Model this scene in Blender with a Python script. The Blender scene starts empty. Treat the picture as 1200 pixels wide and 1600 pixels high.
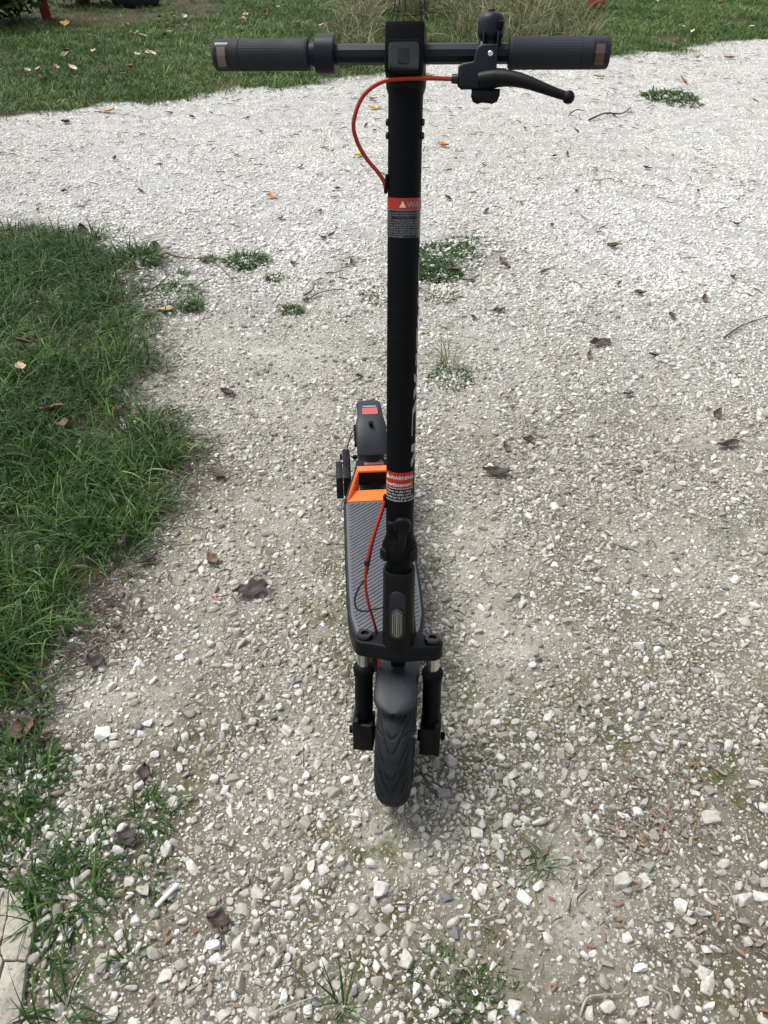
import bpy, bmesh, math, random
import numpy as np
from mathutils import Vector, Matrix, Euler

random.seed(7)
RNG = np.random.default_rng(11)
R_ = math.radians

# ---------------------------------------------------------------- camera, sky, sun, exposure
scene = bpy.context.scene
col = scene.collection
CAM_H, PITCH, FPX = 1.36, R_(40.0), 1204.0
cam_data = bpy.data.cameras.new('camera')
cam = bpy.data.objects.new('camera', cam_data)
col.objects.link(cam)
cam.location = (0, 0, CAM_H)
cam.rotation_euler = (R_(90) - PITCH, 0, 0)
cam_data.sensor_fit = 'VERTICAL'
cam_data.sensor_height = 24.0
cam_data.lens = 24.0 * FPX / 1600.0
cam_data.clip_start = 0.02
cam_data.clip_end = 600
scene.camera = cam

SUN_EL, SUN_AZ = 62.0, -62.0      # azimuth from +Y towards +X
world = bpy.data.worlds.new('World')
scene.world = world
world.use_nodes = True
wn = world.node_tree
wn.nodes.clear()
sky = wn.nodes.new('ShaderNodeTexSky')
sky.sky_type = 'NISHITA'
sky.sun_disc = False
sky.sun_elevation = R_(SUN_EL)
sky.sun_rotation = R_(SUN_AZ)
sky.air_density = 1.0
sky.dust_density = 4.0
sky.ozone_density = 1.0
hs = wn.nodes.new('ShaderNodeHueSaturation')
hs.inputs['Saturation'].default_value = 0.36      # cloud cover: nearly neutral sky light
bg = wn.nodes.new('ShaderNodeBackground')
bg.inputs['Strength'].default_value = 0.13
wo = wn.nodes.new('ShaderNodeOutputWorld')
wn.links.new(sky.outputs[0], hs.inputs['Color'])
wn.links.new(hs.outputs[0], bg.inputs[0])
wn.links.new(bg.outputs[0], wo.inputs[0])

sun_data = bpy.data.lights.new('sun', 'SUN')
sun_data.energy = 1.5
sun_data.angle = R_(26)
sun_data.color = (1.0, 0.985, 0.96)
sun = bpy.data.objects.new('sun', sun_data)
col.objects.link(sun)
d = Vector((math.sin(R_(SUN_AZ)) * math.cos(R_(SUN_EL)), math.cos(R_(SUN_AZ)) * math.cos(R_(SUN_EL)), math.sin(R_(SUN_EL))))
sun.rotation_euler = d.to_track_quat('Z', 'Y').to_euler()

scene.view_settings.view_transform = 'Standard'
scene.view_settings.look = 'None'
scene.view_settings.exposure = 0.80
scene.view_settings.gamma = 1.0
scene.view_settings.use_curve_mapping = False
scene.render.engine = 'CYCLES'
scene.cycles.max_bounces = 6
scene.cycles.diffuse_bounces = 3
scene.cycles.glossy_bounces = 3
scene.cycles.transmission_bounces = 4

# ---------------------------------------------------------------- helpers
def ground_at(px, py, z=0.0):
    """Where a sight line through the photograph meets the level z of the ground."""
    a = PITCH + math.atan((py - 800) / FPX)
    Y = (CAM_H - z) / math.tan(a)
    dep = Y * math.cos(PITCH) + (CAM_H - z) * math.sin(PITCH)
    return (px - 600) / FPX * dep, Y

def tag(o, label=None, cat=None, group=None, kind=None):
    if label: o['label'] = label
    if cat: o['category'] = cat
    if group: o['group'] = group
    if kind: o['kind'] = kind
    return o

def empty(name, loc=(0, 0, 0), rz=0.0):
    o = bpy.data.objects.new(name, None)
    o.empty_display_size = 0.1
    col.objects.link(o)
    o.location = loc
    o.rotation_euler = (0, 0, rz)
    return o

def mesh_from(name, verts, faces, mat=None, smooth=True):
    me = bpy.data.meshes.new(name)
    me.from_pydata([tuple(v) for v in verts], [], [tuple(f) for f in faces])
    if mat is not None:
        me.materials.append(mat)
    if smooth:
        me.shade_smooth()
    me.update()
    return me

def add(name, me, parent=None, mat4=None):
    o = bpy.data.objects.new(name, me)
    col.objects.link(o)
    if parent is not None:
        o.parent = parent
    if mat4 is not None:
        o.matrix_basis = mat4
    return o

def sharp(me, deg=35):
    try:
        me.set_sharp_from_angle(angle=R_(deg))
    except Exception:
        pass
    return me

class MB:
    """collects shapes into one mesh"""
    def __init__(s):
        s.v, s.f = [], []
    def add(s, v, f):
        n = len(s.v)
        s.v += [tuple(p) for p in v]
        s.f += [tuple(i + n for i in q) for q in f]
        return s
    def box(s, c, size, rot=None, bevel=0.0):
        bm = bmesh.new()
        bmesh.ops.create_cube(bm, size=1.0)
        for v in bm.verts:
            v.co = Vector((v.co.x * size[0], v.co.y * size[1], v.co.z * size[2]))
        if bevel:
            bmesh.ops.bevel(bm, geom=bm.edges[:] , offset=bevel, segments=3, profile=0.5, affect='EDGES')
        M = (rot.to_matrix() if rot is not None else Matrix.Identity(3))
        bm.verts.ensure_lookup_table()
        vs = [M @ v.co + Vector(c) for v in bm.verts]
        fs = [[v.index for v in f.verts] for f in bm.faces]
        bm.free()
        return s.add(vs, fs)
    def prism(s, outline, h, M=None, bevel=0.0, seg=2):
        """outline (x, y) extruded 0..h in z; M places it"""
        bm = bmesh.new()
        a = [bm.verts.new((x, y, 0)) for x, y in outline]
        b = [bm.verts.new((x, y, h)) for x, y in outline]
        n = len(a)
        bm.faces.new(a[::-1]); top = bm.faces.new(b)
        for i in range(n):
            bm.faces.new((a[i], a[(i + 1) % n], b[(i + 1) % n], b[i]))
        bmesh.ops.recalc_face_normals(bm, faces=bm.faces[:])
        if bevel:
            ed = [e for e in bm.edges if abs(e.verts[0].co.z - e.verts[1].co.z) < 1e-6]
            bmesh.ops.bevel(bm, geom=ed, offset=bevel, segments=seg, profile=0.5, affect='EDGES')
        bm.verts.ensure_lookup_table()
        for i, v in enumerate(bm.verts): v.index = i
        M = M or Matrix.Identity(4)
        s.add([M @ v.co for v in bm.verts], [[v.index for v in f.verts] for f in bm.faces])
        bm.free()
        return s
    def lathe(s, prof, M=None, n=32, cap=True):
        """prof [(radius, z)] turned about z"""
        M = M or Matrix.Identity(4)
        v, f = [], []
        for r, z in prof:
            for k in range(n):
                t = 2 * math.pi * k / n
                v.append(M @ Vector((r * math.cos(t), r * math.sin(t), z)))
        for i in range(len(prof) - 1):
            for k in range(n):
                f.append((i * n + k, i * n + (k + 1) % n, (i + 1) * n + (k + 1) % n, (i + 1) * n + k))
        if cap:
            f.append(tuple(range(n))[::-1])
            f.append(tuple(range((len(prof) - 1) * n, len(prof) * n)))
        return s.add(v, f)
    def tube(s, pts, rad, n=12, res=6, smooth=True):
        P = [Vector(p) for p in pts]
        rr = rad if isinstance(rad, (list, tuple)) else [rad] * len(P)
        if smooth and len(P) > 2:
            Q, RR = [], []
            for i in range(len(P) - 1):
                p0, p1, p2, p3 = P[max(i - 1, 0)], P[i], P[i + 1], P[min(i + 2, len(P) - 1)]
                for k in range(res):
                    t = k / res
                    Q.append(0.5 * ((2 * p1) + (p2 - p0) * t + (2 * p0 - 5 * p1 + 4 * p2 - p3) * t * t + (3 * p1 - p0 - 3 * p2 + p3) * t ** 3))
                    RR.append(rr[i] * (1 - t) + rr[i + 1] * t)
            Q.append(P[-1]); RR.append(rr[-1])
            P, rr = Q, RR
        T = [(P[min(i + 1, len(P) - 1)] - P[max(i - 1, 0)]).normalized() for i in range(len(P))]
        up = Vector((0, 0, 1)) if abs(T[0].z) < 0.9 else Vector((1, 0, 0))
        nrm = (up - T[0] * up.dot(T[0])).normalized()
        v, f = [], []
        for i, p in enumerate(P):
            nrm = (nrm - T[i] * nrm.dot(T[i])).normalized()
            bn = T[i].cross(nrm)
            for k in range(n):
                t = 2 * math.pi * k / n
                v.append(p + (nrm * math.cos(t) + bn * math.sin(t)) * rr[i])
        for i in range(len(P) - 1):
            for k in range(n):
                f.append((i * n + k, i * n + (k + 1) % n, (i + 1) * n + (k + 1) % n, (i + 1) * n + k))
        f.append(tuple(range(n))[::-1]); f.append(tuple(range((len(P) - 1) * n, len(P) * n)))
        return s.add(v, f)
    def mesh(s, name, mat, smooth=True, deg=35):
        me = mesh_from(name, s.v, s.f, mat, smooth)
        bm = bmesh.new(); bm.from_mesh(me)
        bmesh.ops.recalc_face_normals(bm, faces=bm.faces[:])
        bm.to_mesh(me); bm.free()
        if smooth: sharp(me, deg)
        return me
    def build(s, name, mat, parent=None, mat4=None, smooth=True, deg=35):
        return add(name, s.mesh(name, mat, smooth, deg), parent, mat4)

# ---------------------------------------------------------------- value noise (numpy)
_perm = RNG.random((512, 512))
def vnoise(x, y, sc, off=0):
    x = np.asarray(x, float) * sc + 131.7 + off * 17.31
    y = np.asarray(y, float) * sc + 77.3 + off * 9.77
    xi, yi = np.floor(x).astype(int), np.floor(y).astype(int)
    fx, fy = x - xi, y - yi
    fx, fy = fx * fx * (3 - 2 * fx), fy * fy * (3 - 2 * fy)
    g = lambda a, b: _perm[(xi + a) % 512, (yi + b) % 512]
    return (g(0, 0) * (1 - fx) + g(1, 0) * fx) * (1 - fy) + (g(0, 1) * (1 - fx) + g(1, 1) * fx) * fy
def fbm(x, y, sc, oct=3, off=0):
    t, a, n = 0, 1.0, 0
    for k in range(oct):
        t = t + a * vnoise(x, y, sc * 2 ** k, off + k); n += a; a *= 0.5
    return t / n
def sstep(a, b, x):
    t = np.clip((np.asarray(x, float) - a) / (b - a), 0, 1)
    return t * t * (3 - 2 * t)
def inside(poly, x, y):
    x, y = np.asarray(x, float), np.asarray(y, float)
    r = np.zeros(x.shape, bool)
    n = len(poly)
    for i in range(n):
        x0, y0 = poly[i]; x1, y1 = poly[(i + 1) % n]
        if y0 == y1: continue
        c = ((y0 > y) != (y1 > y)) & (x < (x1 - x0) * (y - y0) / (y1 - y0) + x0)
        r ^= c
    return r

# ---------------------------------------------------------------- the plan of the ground
PATCH = [ground_at(*p) for p in [(-900, 300), (-300, 345), (-6, 362), (54, 362), (100, 372), (145, 395), (180, 430), (195, 470), (205, 520), (223, 560), (208, 590), (192, 640),
         (215, 675), (265, 690), (310, 712), (270, 748), (228, 775), (218, 810), (185, 855), (165, 905), (130, 935), (98, 955), (130, 985), (100, 1020), (54, 1040), (22, 1075), (6, 1120), (-30, 1180),
         (-200, 1300), (-700, 1350), (-1500, 1000)]]
# edge of the far lawn, as (x, y) from left to right
LAWN_EDGE = [(-30.0, 2.6), (-9.0, 4.4)] + [ground_at(*p) for p in [(-400, 262), (-150, 215), (0, 184), (150, 169), (330, 150), (470, 133), (590, 113), (700, 100), (850, 92), (935, 90), (975, 84), (1040, 84), (1100, 70), (1200, 61), (1350, 52), (1600, 40)]] + [(14.0, 13.0), (40.0, 16.0)]
LEx = np.array([p[0] for p in LAWN_EDGE]); LEy = np.array([p[1] for p in LAWN_EDGE])
def lawn_dist(x, y):
    """positive inside the far lawn, metres"""
    e = np.interp(x, LEx, LEy) + (vnoise(x, y, 3.0, 5) - 0.5) * 0.35 + (vnoise(x, y, 9.0, 6) - 0.5) * 0.2
    return np.asarray(y) - e
# dusty, nearly stone-free lanes: px, py, half width and half depth in metres, strength
BARE = [(480, 520, .28, .7, .7), (420, 640, .25, .45, .75), (330, 560, .16, .5, .6), (450, 740, .22, .3, .8), (330, 900, .15, .2, .5), (200, 1085, .16, .1, .8), (720, 545, .22, .5, .5), (735, 860, .12, .3, .75),
        (600, 1335, .09, .09, 1.0), (1090, 660, .2, .25, .7), (690, 1460, .12, .1, .6), (560, 1440, .08, .08, .5), (480, 1180, .12, .12, .5), (1060, 860, .2, .2, .6), (830, 1000, .12, .15, .4),
        (850, 560, .3, .3, .4), (905, 1395, .1, .07, .6), (520, 1560, .12, .06, .4), (70, 1110, .12, .12, .5), (1170, 950, .15, .15, .5), (300, 1000, .12, .1, .5)]
BAREW = [(*ground_at(a, b), w, h, s) for a, b, w, h, s in BARE]
def bare(x, y):
    t = np.zeros(np.shape(x))
    for cx, cy, w, h, s in BAREW:
        t = np.maximum(t, s * np.exp(-(((x - cx) / w) ** 2 + ((y - cy) / h) ** 2)))
    n = fbm(x, y, 4.0, 3, 20)
    return np.clip(t * (0.5 + 1.1 * n) + sstep(.60, .78, n) * .5 * (1 - sstep(2.5, 4.5, y)), 0, 1)
def height(x, y):
    h = (fbm(x, y, 1.2, 3, 1) - 0.5) * 0.035 + (vnoise(x, y, 9, 3) - .5) * .008
    h = h * sstep(0.25, 0.8, np.hypot(np.asarray(x) - .02, (np.asarray(y) - 1.2) * .6) + 0.0)
    return h + np.clip(lawn_dist(x, y), 0, 4) * 0.0015
def hz(x, y): return float(height(np.array([x]), np.array([y]))[0])

# ---------------------------------------------------------------- materials
def new_mat(name):
    m = bpy.data.materials.new(name); m.use_nodes = True
    nt = m.node_tree
    b = nt.nodes['Principled BSDF']
    return m, nt, b
def N(nt, kind, **kw):
    n = nt.nodes.new(kind)
    for k, v in kw.items():
        if k.startswith('i_'):
            n.inputs[k[2:].replace('_', ' ')].default_value = v
        else:
            setattr(n, k, v)
    return n
def ramp(nt, fac, stops, interp='LINEAR'):
    r = nt.nodes.new('ShaderNodeValToRGB')
    r.color_ramp.interpolation = interp
    e = r.color_ramp.elements
    while len(e) < len(stops): e.new(0.5)
    for i, (p, c) in enumerate(stops):
        e[i].position = p; e[i].color = (*c, 1) if len(c) == 3 else c
    nt.links.new(fac, r.inputs[0])
    return r.outputs[0]
def mixc(nt, fac, a, b, mode='MIX'):
    m = nt.nodes.new('ShaderNodeMix'); m.data_type = 'RGBA'; m.blend_type = mode
    for s, i in ((fac, 0), (a, 6), (b, 7)):
        if hasattr(s, 'is_output'): nt.links.new(s, m.inputs[i])
        else: m.inputs[i].default_value = s if i == 0 else (*s, 1)
    return m.outputs[2]
def mth(nt, op, a, b=None):
    m = nt.nodes.new('ShaderNodeMath'); m.operation = op
    for i, s in enumerate((a, b)):
        if s is None: continue
        if hasattr(s, 'is_output'): nt.links.new(s, m.inputs[i])
        else: m.inputs[i].default_value = s
    return m.outputs[0]

def plastic(name, c, rough=0.5, noise=0.15, metal=0.0, bump=0.02, scale=900, coat=0.0, dust=0.0, spec=0.5):
    m, nt, b = new_mat(name)
    tc = N(nt, 'ShaderNodeTexCoord')
    n1 = N(nt, 'ShaderNodeTexNoise', i_Scale=14.0, i_Detail=5.0, i_Roughness=.65)
    nt.links.new(tc.outputs['Object'], n1.inputs['Vector'])
    lo = tuple(x * (1 - noise) for x in c); hi = tuple(min(1, x * (1 + noise)) for x in c)
    cc = ramp(nt, n1.outputs[0], [(.3, lo), (.7, hi)])
    if dust:
        n3 = N(nt, 'ShaderNodeTexNoise', i_Scale=55.0, i_Detail=6.0, i_Roughness=.75)
        nt.links.new(tc.outputs['Object'], n3.inputs['Vector'])
        f = ramp(nt, n3.outputs[0], [(.5, (0, 0, 0)), (.85, (dust,) * 3)])
        cc = mixc(nt, f, cc, (.30, .29, .26))
    nt.links.new(cc, b.inputs['Base Color'])
    rr = ramp(nt, n1.outputs[0], [(.3, (rough * .85,) * 3), (.7, (min(1, rough * 1.15),) * 3)])
    nt.links.new(rr, b.inputs['Roughness'])
    b.inputs['Metallic'].default_value = metal
    b.inputs['Specular IOR Level'].default_value = spec
    b.inputs['Coat Weight'].default_value = coat
    if bump:
        n2 = N(nt, 'ShaderNodeTexNoise', i_Scale=float(scale), i_Detail=2.0)
        nt.links.new(tc.outputs['Object'], n2.inputs['Vector'])
        bp = N(nt, 'ShaderNodeBump', i_Strength=bump * 5, i_Distance=0.0004)
        nt.links.new(n2.outputs[0], bp.inputs['Height'])
        nt.links.new(bp.outputs[0], b.inputs['Normal'])
    return m

M = {}
M['matte_black'] = plastic('matte_black_paint', (.0028, .0032, .0038), .55, spec=.09, dust=.015)
M['satin_black'] = plastic('satin_black_plastic', (.0045, .005, .006), .5, spec=.18)
M['fender'] = plastic('charcoal_fender_plastic', (.012, .0145, .019), .5, dust=.05, spec=.34)
M['grip'] = plastic('grey_grip_rubber', (.022, .025, .030), .7, dust=.03, spec=.25)
M['alloy_dark'] = plastic('dark_painted_alloy', (.006, .0085, .0135), .42, spec=.24)
M['rubber'] = plastic('tyre_rubber', (.012, .0135, .016), .62, dust=.09, bump=.05, scale=500)
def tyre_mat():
    m = plastic('groove_shaded_rubber', (.010, .012, .015), .62, dust=.07, bump=.05, scale=500, spec=.2)
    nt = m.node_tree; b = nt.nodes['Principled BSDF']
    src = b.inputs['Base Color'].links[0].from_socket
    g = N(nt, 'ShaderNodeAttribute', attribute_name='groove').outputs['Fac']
    nt.links.new(mixc(nt, g, src, (.003, .003, .0035)), b.inputs['Base Color'])  # shade inside the tread grooves painted into the colour as near-black
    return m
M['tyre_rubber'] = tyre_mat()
M['tread_mat'] = plastic('deck_mat_rubber', (.058, .065, .075), .6, dust=.20)
M['deck'] = plastic('deck_black', (.008, .009, .011), .55, dust=.08, spec=.22)
M['orange'] = plastic('orange_plastic', (.76, .155, .025), .45, noise=.10, dust=.10)
M['red_cable'] = plastic('red_cable_sleeve', (.34, .022, .009), .38, noise=.1)
M['black_cable'] = plastic('black_cable_sleeve', (.008, .008, .009), .4)
M['chrome'] = plastic('chrome_steel', (.62, .62, .62), .16, metal=1.0, bump=0)
M['sticker_red'] = plastic('sticker_red', (.36, .014, .009), .4, noise=.05, bump=0)
M['sticker_pink'] = plastic('sticker_worn_red', (.36, .075, .08), .35, noise=.12, bump=0)
M['print_white'] = plastic('white_print', (.62, .62, .62), .5, noise=.05, bump=0)
M['print_grey'] = plastic('grey_print', (.20, .205, .22), .5, noise=.05, bump=0)
M['letter_grey'] = plastic('grey_letter_print', (.26, .26, .265), .5, noise=.05, bump=0)
M['warn_yellow'] = plastic('pale_yellow_print', (.70, .55, .25), .5, noise=.05, bump=0)
M['lens_black'] = plastic('lens_surround', (.004, .004, .005), .2, bump=0)
M['amber'] = plastic('amber_lens', (.13, .105, .08), .2, bump=0, coat=.6)
M['red_lens'] = plastic('red_lens', (.085, .045, .038), .2, bump=0, coat=.6)
M['red_paint'] = plastic('red_weathered_paint', (.20, .014, .010), .6, noise=.3)
M['red_ball'] = plastic('red_rubber_ball', (.50, .030, .035), .38, noise=.12)
M['white_plastic'] = plastic('white_scuffed_plastic', (.70, .72, .74), .45, noise=.12, dust=.2)
M['wire'] = plastic('black_wire', (.010, .010, .010), .5)

def glass_mat(name, c, rough):
    m, nt, b = new_mat(name)
    b.inputs['Base Color'].default_value = (*c, 1)
    b.inputs['Roughness'].default_value = rough
    b.inputs['Coat Weight'].default_value = .35
    b.inputs['Coat Roughness'].default_value = .04
    return m
M['dark_glass'] = glass_mat('smoked_headlight_glass', (.006, .007, .007), .12)
def reflector_mat():
    m, nt, b = new_mat('ribbed_reflector')
    tc = N(nt, 'ShaderNodeTexCoord')
    w = N(nt, 'ShaderNodeTexWave', i_Scale=190.0, i_Distortion=.4, i_Detail=2.0)
    w.bands_direction = 'X'
    nt.links.new(tc.outputs['Object'], w.inputs['Vector'])
    nt.links.new(ramp(nt, w.outputs['Fac'], [(.25, (.02, .02, .02)), (.8, (.12, .115, .11))]), b.inputs['Base Color'])
    b.inputs['Roughness'].default_value = .25
    b.inputs['Metallic'].default_value = .5
    b.inputs['Coat Weight'].default_value = .8
    bp = N(nt, 'ShaderNodeBump', i_Strength=.8, i_Distance=.001)
    nt.links.new(w.outputs['Fac'], bp.inputs['Height']); nt.links.new(bp.outputs[0], b.inputs['Normal'])
    return m
M['reflector'] = reflector_mat()

def stone_mat(name='limestone_gravel', instanced=True):
    m, nt, b = new_mat(name)
    if instanced:
        at = N(nt, 'ShaderNodeAttribute', attribute_type='INSTANCER', attribute_name='tint'); rnd = at.outputs['Fac']
        at2 = N(nt, 'ShaderNodeAttribute', attribute_type='INSTANCER', attribute_name='dirt'); dirt = at2.outputs['Fac']
    else:
        at = N(nt, 'ShaderNodeAttribute', attribute_type='OBJECT', attribute_name='tint'); rnd = at.outputs['Fac']
        at2 = N(nt, 'ShaderNodeAttribute', attribute_type='OBJECT', attribute_name='dirt'); dirt = at2.outputs['Fac']
    base = ramp(nt, rnd, [(0.0, (.13, .135, .15)), (.07, (.24, .24, .24)), (.16, (.29, .265, .215)), (.30, (.38, .365, .32)), (.48, (.50, .49, .455)), (.70, (.62, .615, .59)), (1.0, (.80, .80, .785))])
    tc = N(nt, 'ShaderNodeTexCoord')
    geo = N(nt, 'ShaderNodeNewGeometry')
    n1 = N(nt, 'ShaderNodeTexNoise', i_Scale=160.0, i_Detail=5.0, i_Roughness=.7)
    nt.links.new(geo.outputs['Position'], n1.inputs['Vector'])
    mott = ramp(nt, n1.outputs[0], [(.30, (.62, .60, .56)), (.52, (.93, .92, .90)), (.75, (1.08, 1.08, 1.08))])
    cc = mixc(nt, 1.0, base, mott, 'MULTIPLY')
    # dust clinging, as a stain with a shape of its own
    n2 = N(nt, 'ShaderNodeTexNoise', i_Scale=70.0, i_Detail=4.0, i_Roughness=.6)
    nt.links.new(geo.outputs['Position'], n2.inputs['Vector'])
    f = mth(nt, 'MULTIPLY', ramp(nt, n2.outputs[0], [(.35, (0, 0, 0)), (.65, (1, 1, 1))]), dirt)
    cc = mixc(nt, f, cc, (.30, .28, .22))
    nt.links.new(cc, b.inputs['Base Color'])
    b.inputs['Roughness'].default_value = .85
    b.inputs['Specular IOR Level'].default_value = .25
    n3 = N(nt, 'ShaderNodeTexNoise', i_Scale=420.0, i_Detail=4.0, i_Roughness=.7)
    nt.links.new(geo.outputs['Position'], n3.inputs['Vector'])
    bp = N(nt, 'ShaderNodeBump', i_Strength=.6, i_Distance=.0012)
    nt.links.new(n3.outputs[0], bp.inputs['Height']); nt.links.new(bp.outputs[0], b.inputs['Normal'])
    return m
M['stone'] = stone_mat()
M['stone_single'] = stone_mat('limestone_pebble', False)

def ground_mat():
    m, nt, b = new_mat('dusty_limestone_ground')
    geo = N(nt, 'ShaderNodeNewGeometry'); P = geo.outputs['Position']
    def noise(sc, det=4, rg=.6):
        n = N(nt, 'ShaderNodeTexNoise', i_Scale=float(sc), i_Detail=float(det), i_Roughness=rg); nt.links.new(P, n.inputs['Vector']); return n.outputs[0]
    aw = N(nt, 'ShaderNodeAttribute', attribute_name='white').outputs['Fac']
    asl = N(nt, 'ShaderNodeAttribute', attribute_name='soil').outputs['Fac']
    am = N(nt, 'ShaderNodeAttribute', attribute_name='moss').outputs['Fac']
    ab = N(nt, 'ShaderNodeAttribute', attribute_name='bare').outputs['Fac']
    nA = noise(9, 6, .65); nB = noise(60, 6, .75); nC = noise(3.1, 4)
    damp = ramp(nt, nA, [(.30, (.080, .073, .053)), (.5, (.135, .125, .094)), (.72, (.215, .202, .158))])
    dusty = ramp(nt, nA, [(.30, (.235, .222, .18)), (.5, (.33, .315, .262)), (.72, (.43, .415, .36))])
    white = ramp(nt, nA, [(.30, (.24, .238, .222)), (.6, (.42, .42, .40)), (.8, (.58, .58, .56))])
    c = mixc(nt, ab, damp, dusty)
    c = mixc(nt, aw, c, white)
    # grit: two sizes of embedded chips
    v1 = N(nt, 'ShaderNodeTexVoronoi', i_Scale=210.0, i_Randomness=1.0); nt.links.new(P, v1.inputs['Vector'])
    v2 = N(nt, 'ShaderNodeTexVoronoi', i_Scale=95.0, i_Randomness=1.0); nt.links.new(P, v2.inputs['Vector'])
    sep1 = N(nt, 'ShaderNodeSeparateColor'); nt.links.new(v1.outputs['Color'], sep1.inputs[0])
    sep2 = N(nt, 'ShaderNodeSeparateColor'); nt.links.new(v2.outputs['Color'], sep2.inputs[0])
    d1 = ramp(nt, v1.outputs['Distance'], [(.25, (1, 1, 1)), (.55, (0, 0, 0))])
    d2 = ramp(nt, v2.outputs['Distance'], [(.22, (1, 1, 1)), (.5, (0, 0, 0))])
    on1 = mth(nt, 'MULTIPLY', d1, ramp(nt, sep1.outputs[0], [(.45, (0, 0, 0)), (.6, (1, 1, 1))]))
    on2 = mth(nt, 'MULTIPLY', d2, ramp(nt, sep2.outputs[0], [(.60, (0, 0, 0)), (.7, (1, 1, 1))]))
    chip1 = ramp(nt, sep1.outputs[1], [(0, (.20, .19, .17)), (.4, (.40, .385, .34)), (1, (.66, .65, .62))])
    chip2 = ramp(nt, sep2.outputs[1], [(0, (.22, .21, .18)), (.4, (.42, .40, .35)), (1, (.68, .67, .64))])
    nos = mth(nt, 'SUBTRACT', 1.0, asl)
    c = mixc(nt, mth(nt, 'MULTIPLY', mth(nt, 'MULTIPLY', on1, .85), nos), c, chip1)
    c = mixc(nt, mth(nt, 'MULTIPLY', mth(nt, 'MULTIPLY', on2, .85), nos), c, chip2)
    # olive film of moss
    mf = mth(nt, 'MULTIPLY', ramp(nt, noise(14, 6, .7), [(.42, (0, 0, 0)), (.62, (1, 1, 1))]), am)
    c = mixc(nt, mf, c, (.085, .088, .035))
    soil = ramp(nt, nB, [(.3, (.035, .028, .018)), (.6, (.075, .062, .038)), (.8, (.13, .11, .07))])
    c = mixc(nt, asl, c, soil)
    fine = ramp(nt, nB, [(.30, (.72, .71, .69)), (.5, (1, 1, 1)), (.75, (1.12, 1.12, 1.12))])
    c = mixc(nt, 1.0, c, fine, 'MULTIPLY')
    nt.links.new(c, b.inputs['Base Color'])
    b.inputs['Roughness'].default_value = .92
    b.inputs['Specular IOR Level'].default_value = .2
    hgt = mth(nt, 'ADD', mth(nt, 'MULTIPLY', on1, .5), mth(nt, 'ADD', mth(nt, 'MULTIPLY', on2, 1.0), mth(nt, 'MULTIPLY', nB, 1.2)))
    bp = N(nt, 'ShaderNodeBump', i_Strength=.9, i_Distance=.0030); nt.links.new(hgt, bp.inputs['Height'])
    nt.links.new(bp.outputs[0], b.inputs['Normal'])
    return m
M['ground'] = ground_mat()

def grass_mat(name, stops, transl=.22, source='INSTANCER'):
    m = bpy.data.materials.new(name); m.use_nodes = True
    nt = m.node_tree; b = nt.nodes['Principled BSDF']; out = nt.nodes['Material Output']
    bl = N(nt, 'ShaderNodeAttribute', attribute_name='blade').outputs['Fac']
    if source:
        ti = N(nt, 'ShaderNodeAttribute', attribute_type=source, attribute_name='tint').outputs['Fac']
        f = mth(nt, 'ADD', mth(nt, 'MULTIPLY', bl, .6), mth(nt, 'MULTIPLY', ti, .4))
    else:
        f = bl
    c = ramp(nt, f, stops)
    tipn = N(nt, 'ShaderNodeAttribute', attribute_name='along').outputs['Fac']
    c2 = mixc(nt, ramp(nt, tipn, [(.7, (0, 0, 0)), (1.0, (.25, .25, .25))]), c, (.20, .19, .07))
    nt.links.new(c2, b.inputs['Base Color'])
    b.inputs['Roughness'].default_value = .42
    b.inputs['Specular IOR Level'].default_value = .16
    tr = N(nt, 'ShaderNodeBsdfTranslucent'); nt.links.new(c2, tr.inputs[0])
    mx = N(nt, 'ShaderNodeMixShader'); mx.inputs[0].default_value = transl
    nt.links.new(b.outputs[0], mx.inputs[1]); nt.links.new(tr.outputs[0], mx.inputs[2])
    nt.links.new(mx.outputs[0], out.inputs[0])
    return m
G_LUSH = [(0.0, (0.012, 0.034, 0.007)), (0.3, (0.021, 0.055, 0.01)), (0.5, (0.036, 0.086, 0.018)), (0.66, (0.075, 0.152, 0.037)), (0.78, (0.129, 0.213, 0.068)), (0.88, (0.206, 0.285, 0.121)), (1.0, (0.388, 0.38, 0.229))]
G_LAWN = [(0.0, (0.022, 0.056, 0.01)), (0.35, (0.04, 0.09, 0.019)), (0.55, (0.067, 0.132, 0.03)), (0.7, (0.139, 0.232, 0.067)), (0.85, (0.25, 0.305, 0.124)), (1.0, (0.443, 0.45, 0.256))]
G_DRY = [(0.0, (0.018, 0.036, 0.007)), (0.3, (0.04, 0.07, 0.016)), (0.48, (0.08, 0.104, 0.034)), (0.65, (0.2, 0.2, 0.09)), (0.8, (0.34, 0.31, 0.17)), (1.0, (0.5, 0.45, 0.3))]
M['grass'] = grass_mat('lush_grass', G_LUSH)
M['lawn'] = grass_mat('lawn_grass', G_LAWN)
M['tall'] = grass_mat('tall_dry_grass', G_DRY)
M['tuft'] = grass_mat('tuft_grass', G_LUSH, source='OBJECT')
M['tuft_dry'] = grass_mat('tuft_dry_grass', G_DRY, source='OBJECT')
M['hedge'] = grass_mat('hedge_leaf', [(0, (.016, .040, .010)), (.5, (.050, .105, .030)), (1, (.13, .20, .075))], .2, source='OBJECT')

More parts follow.
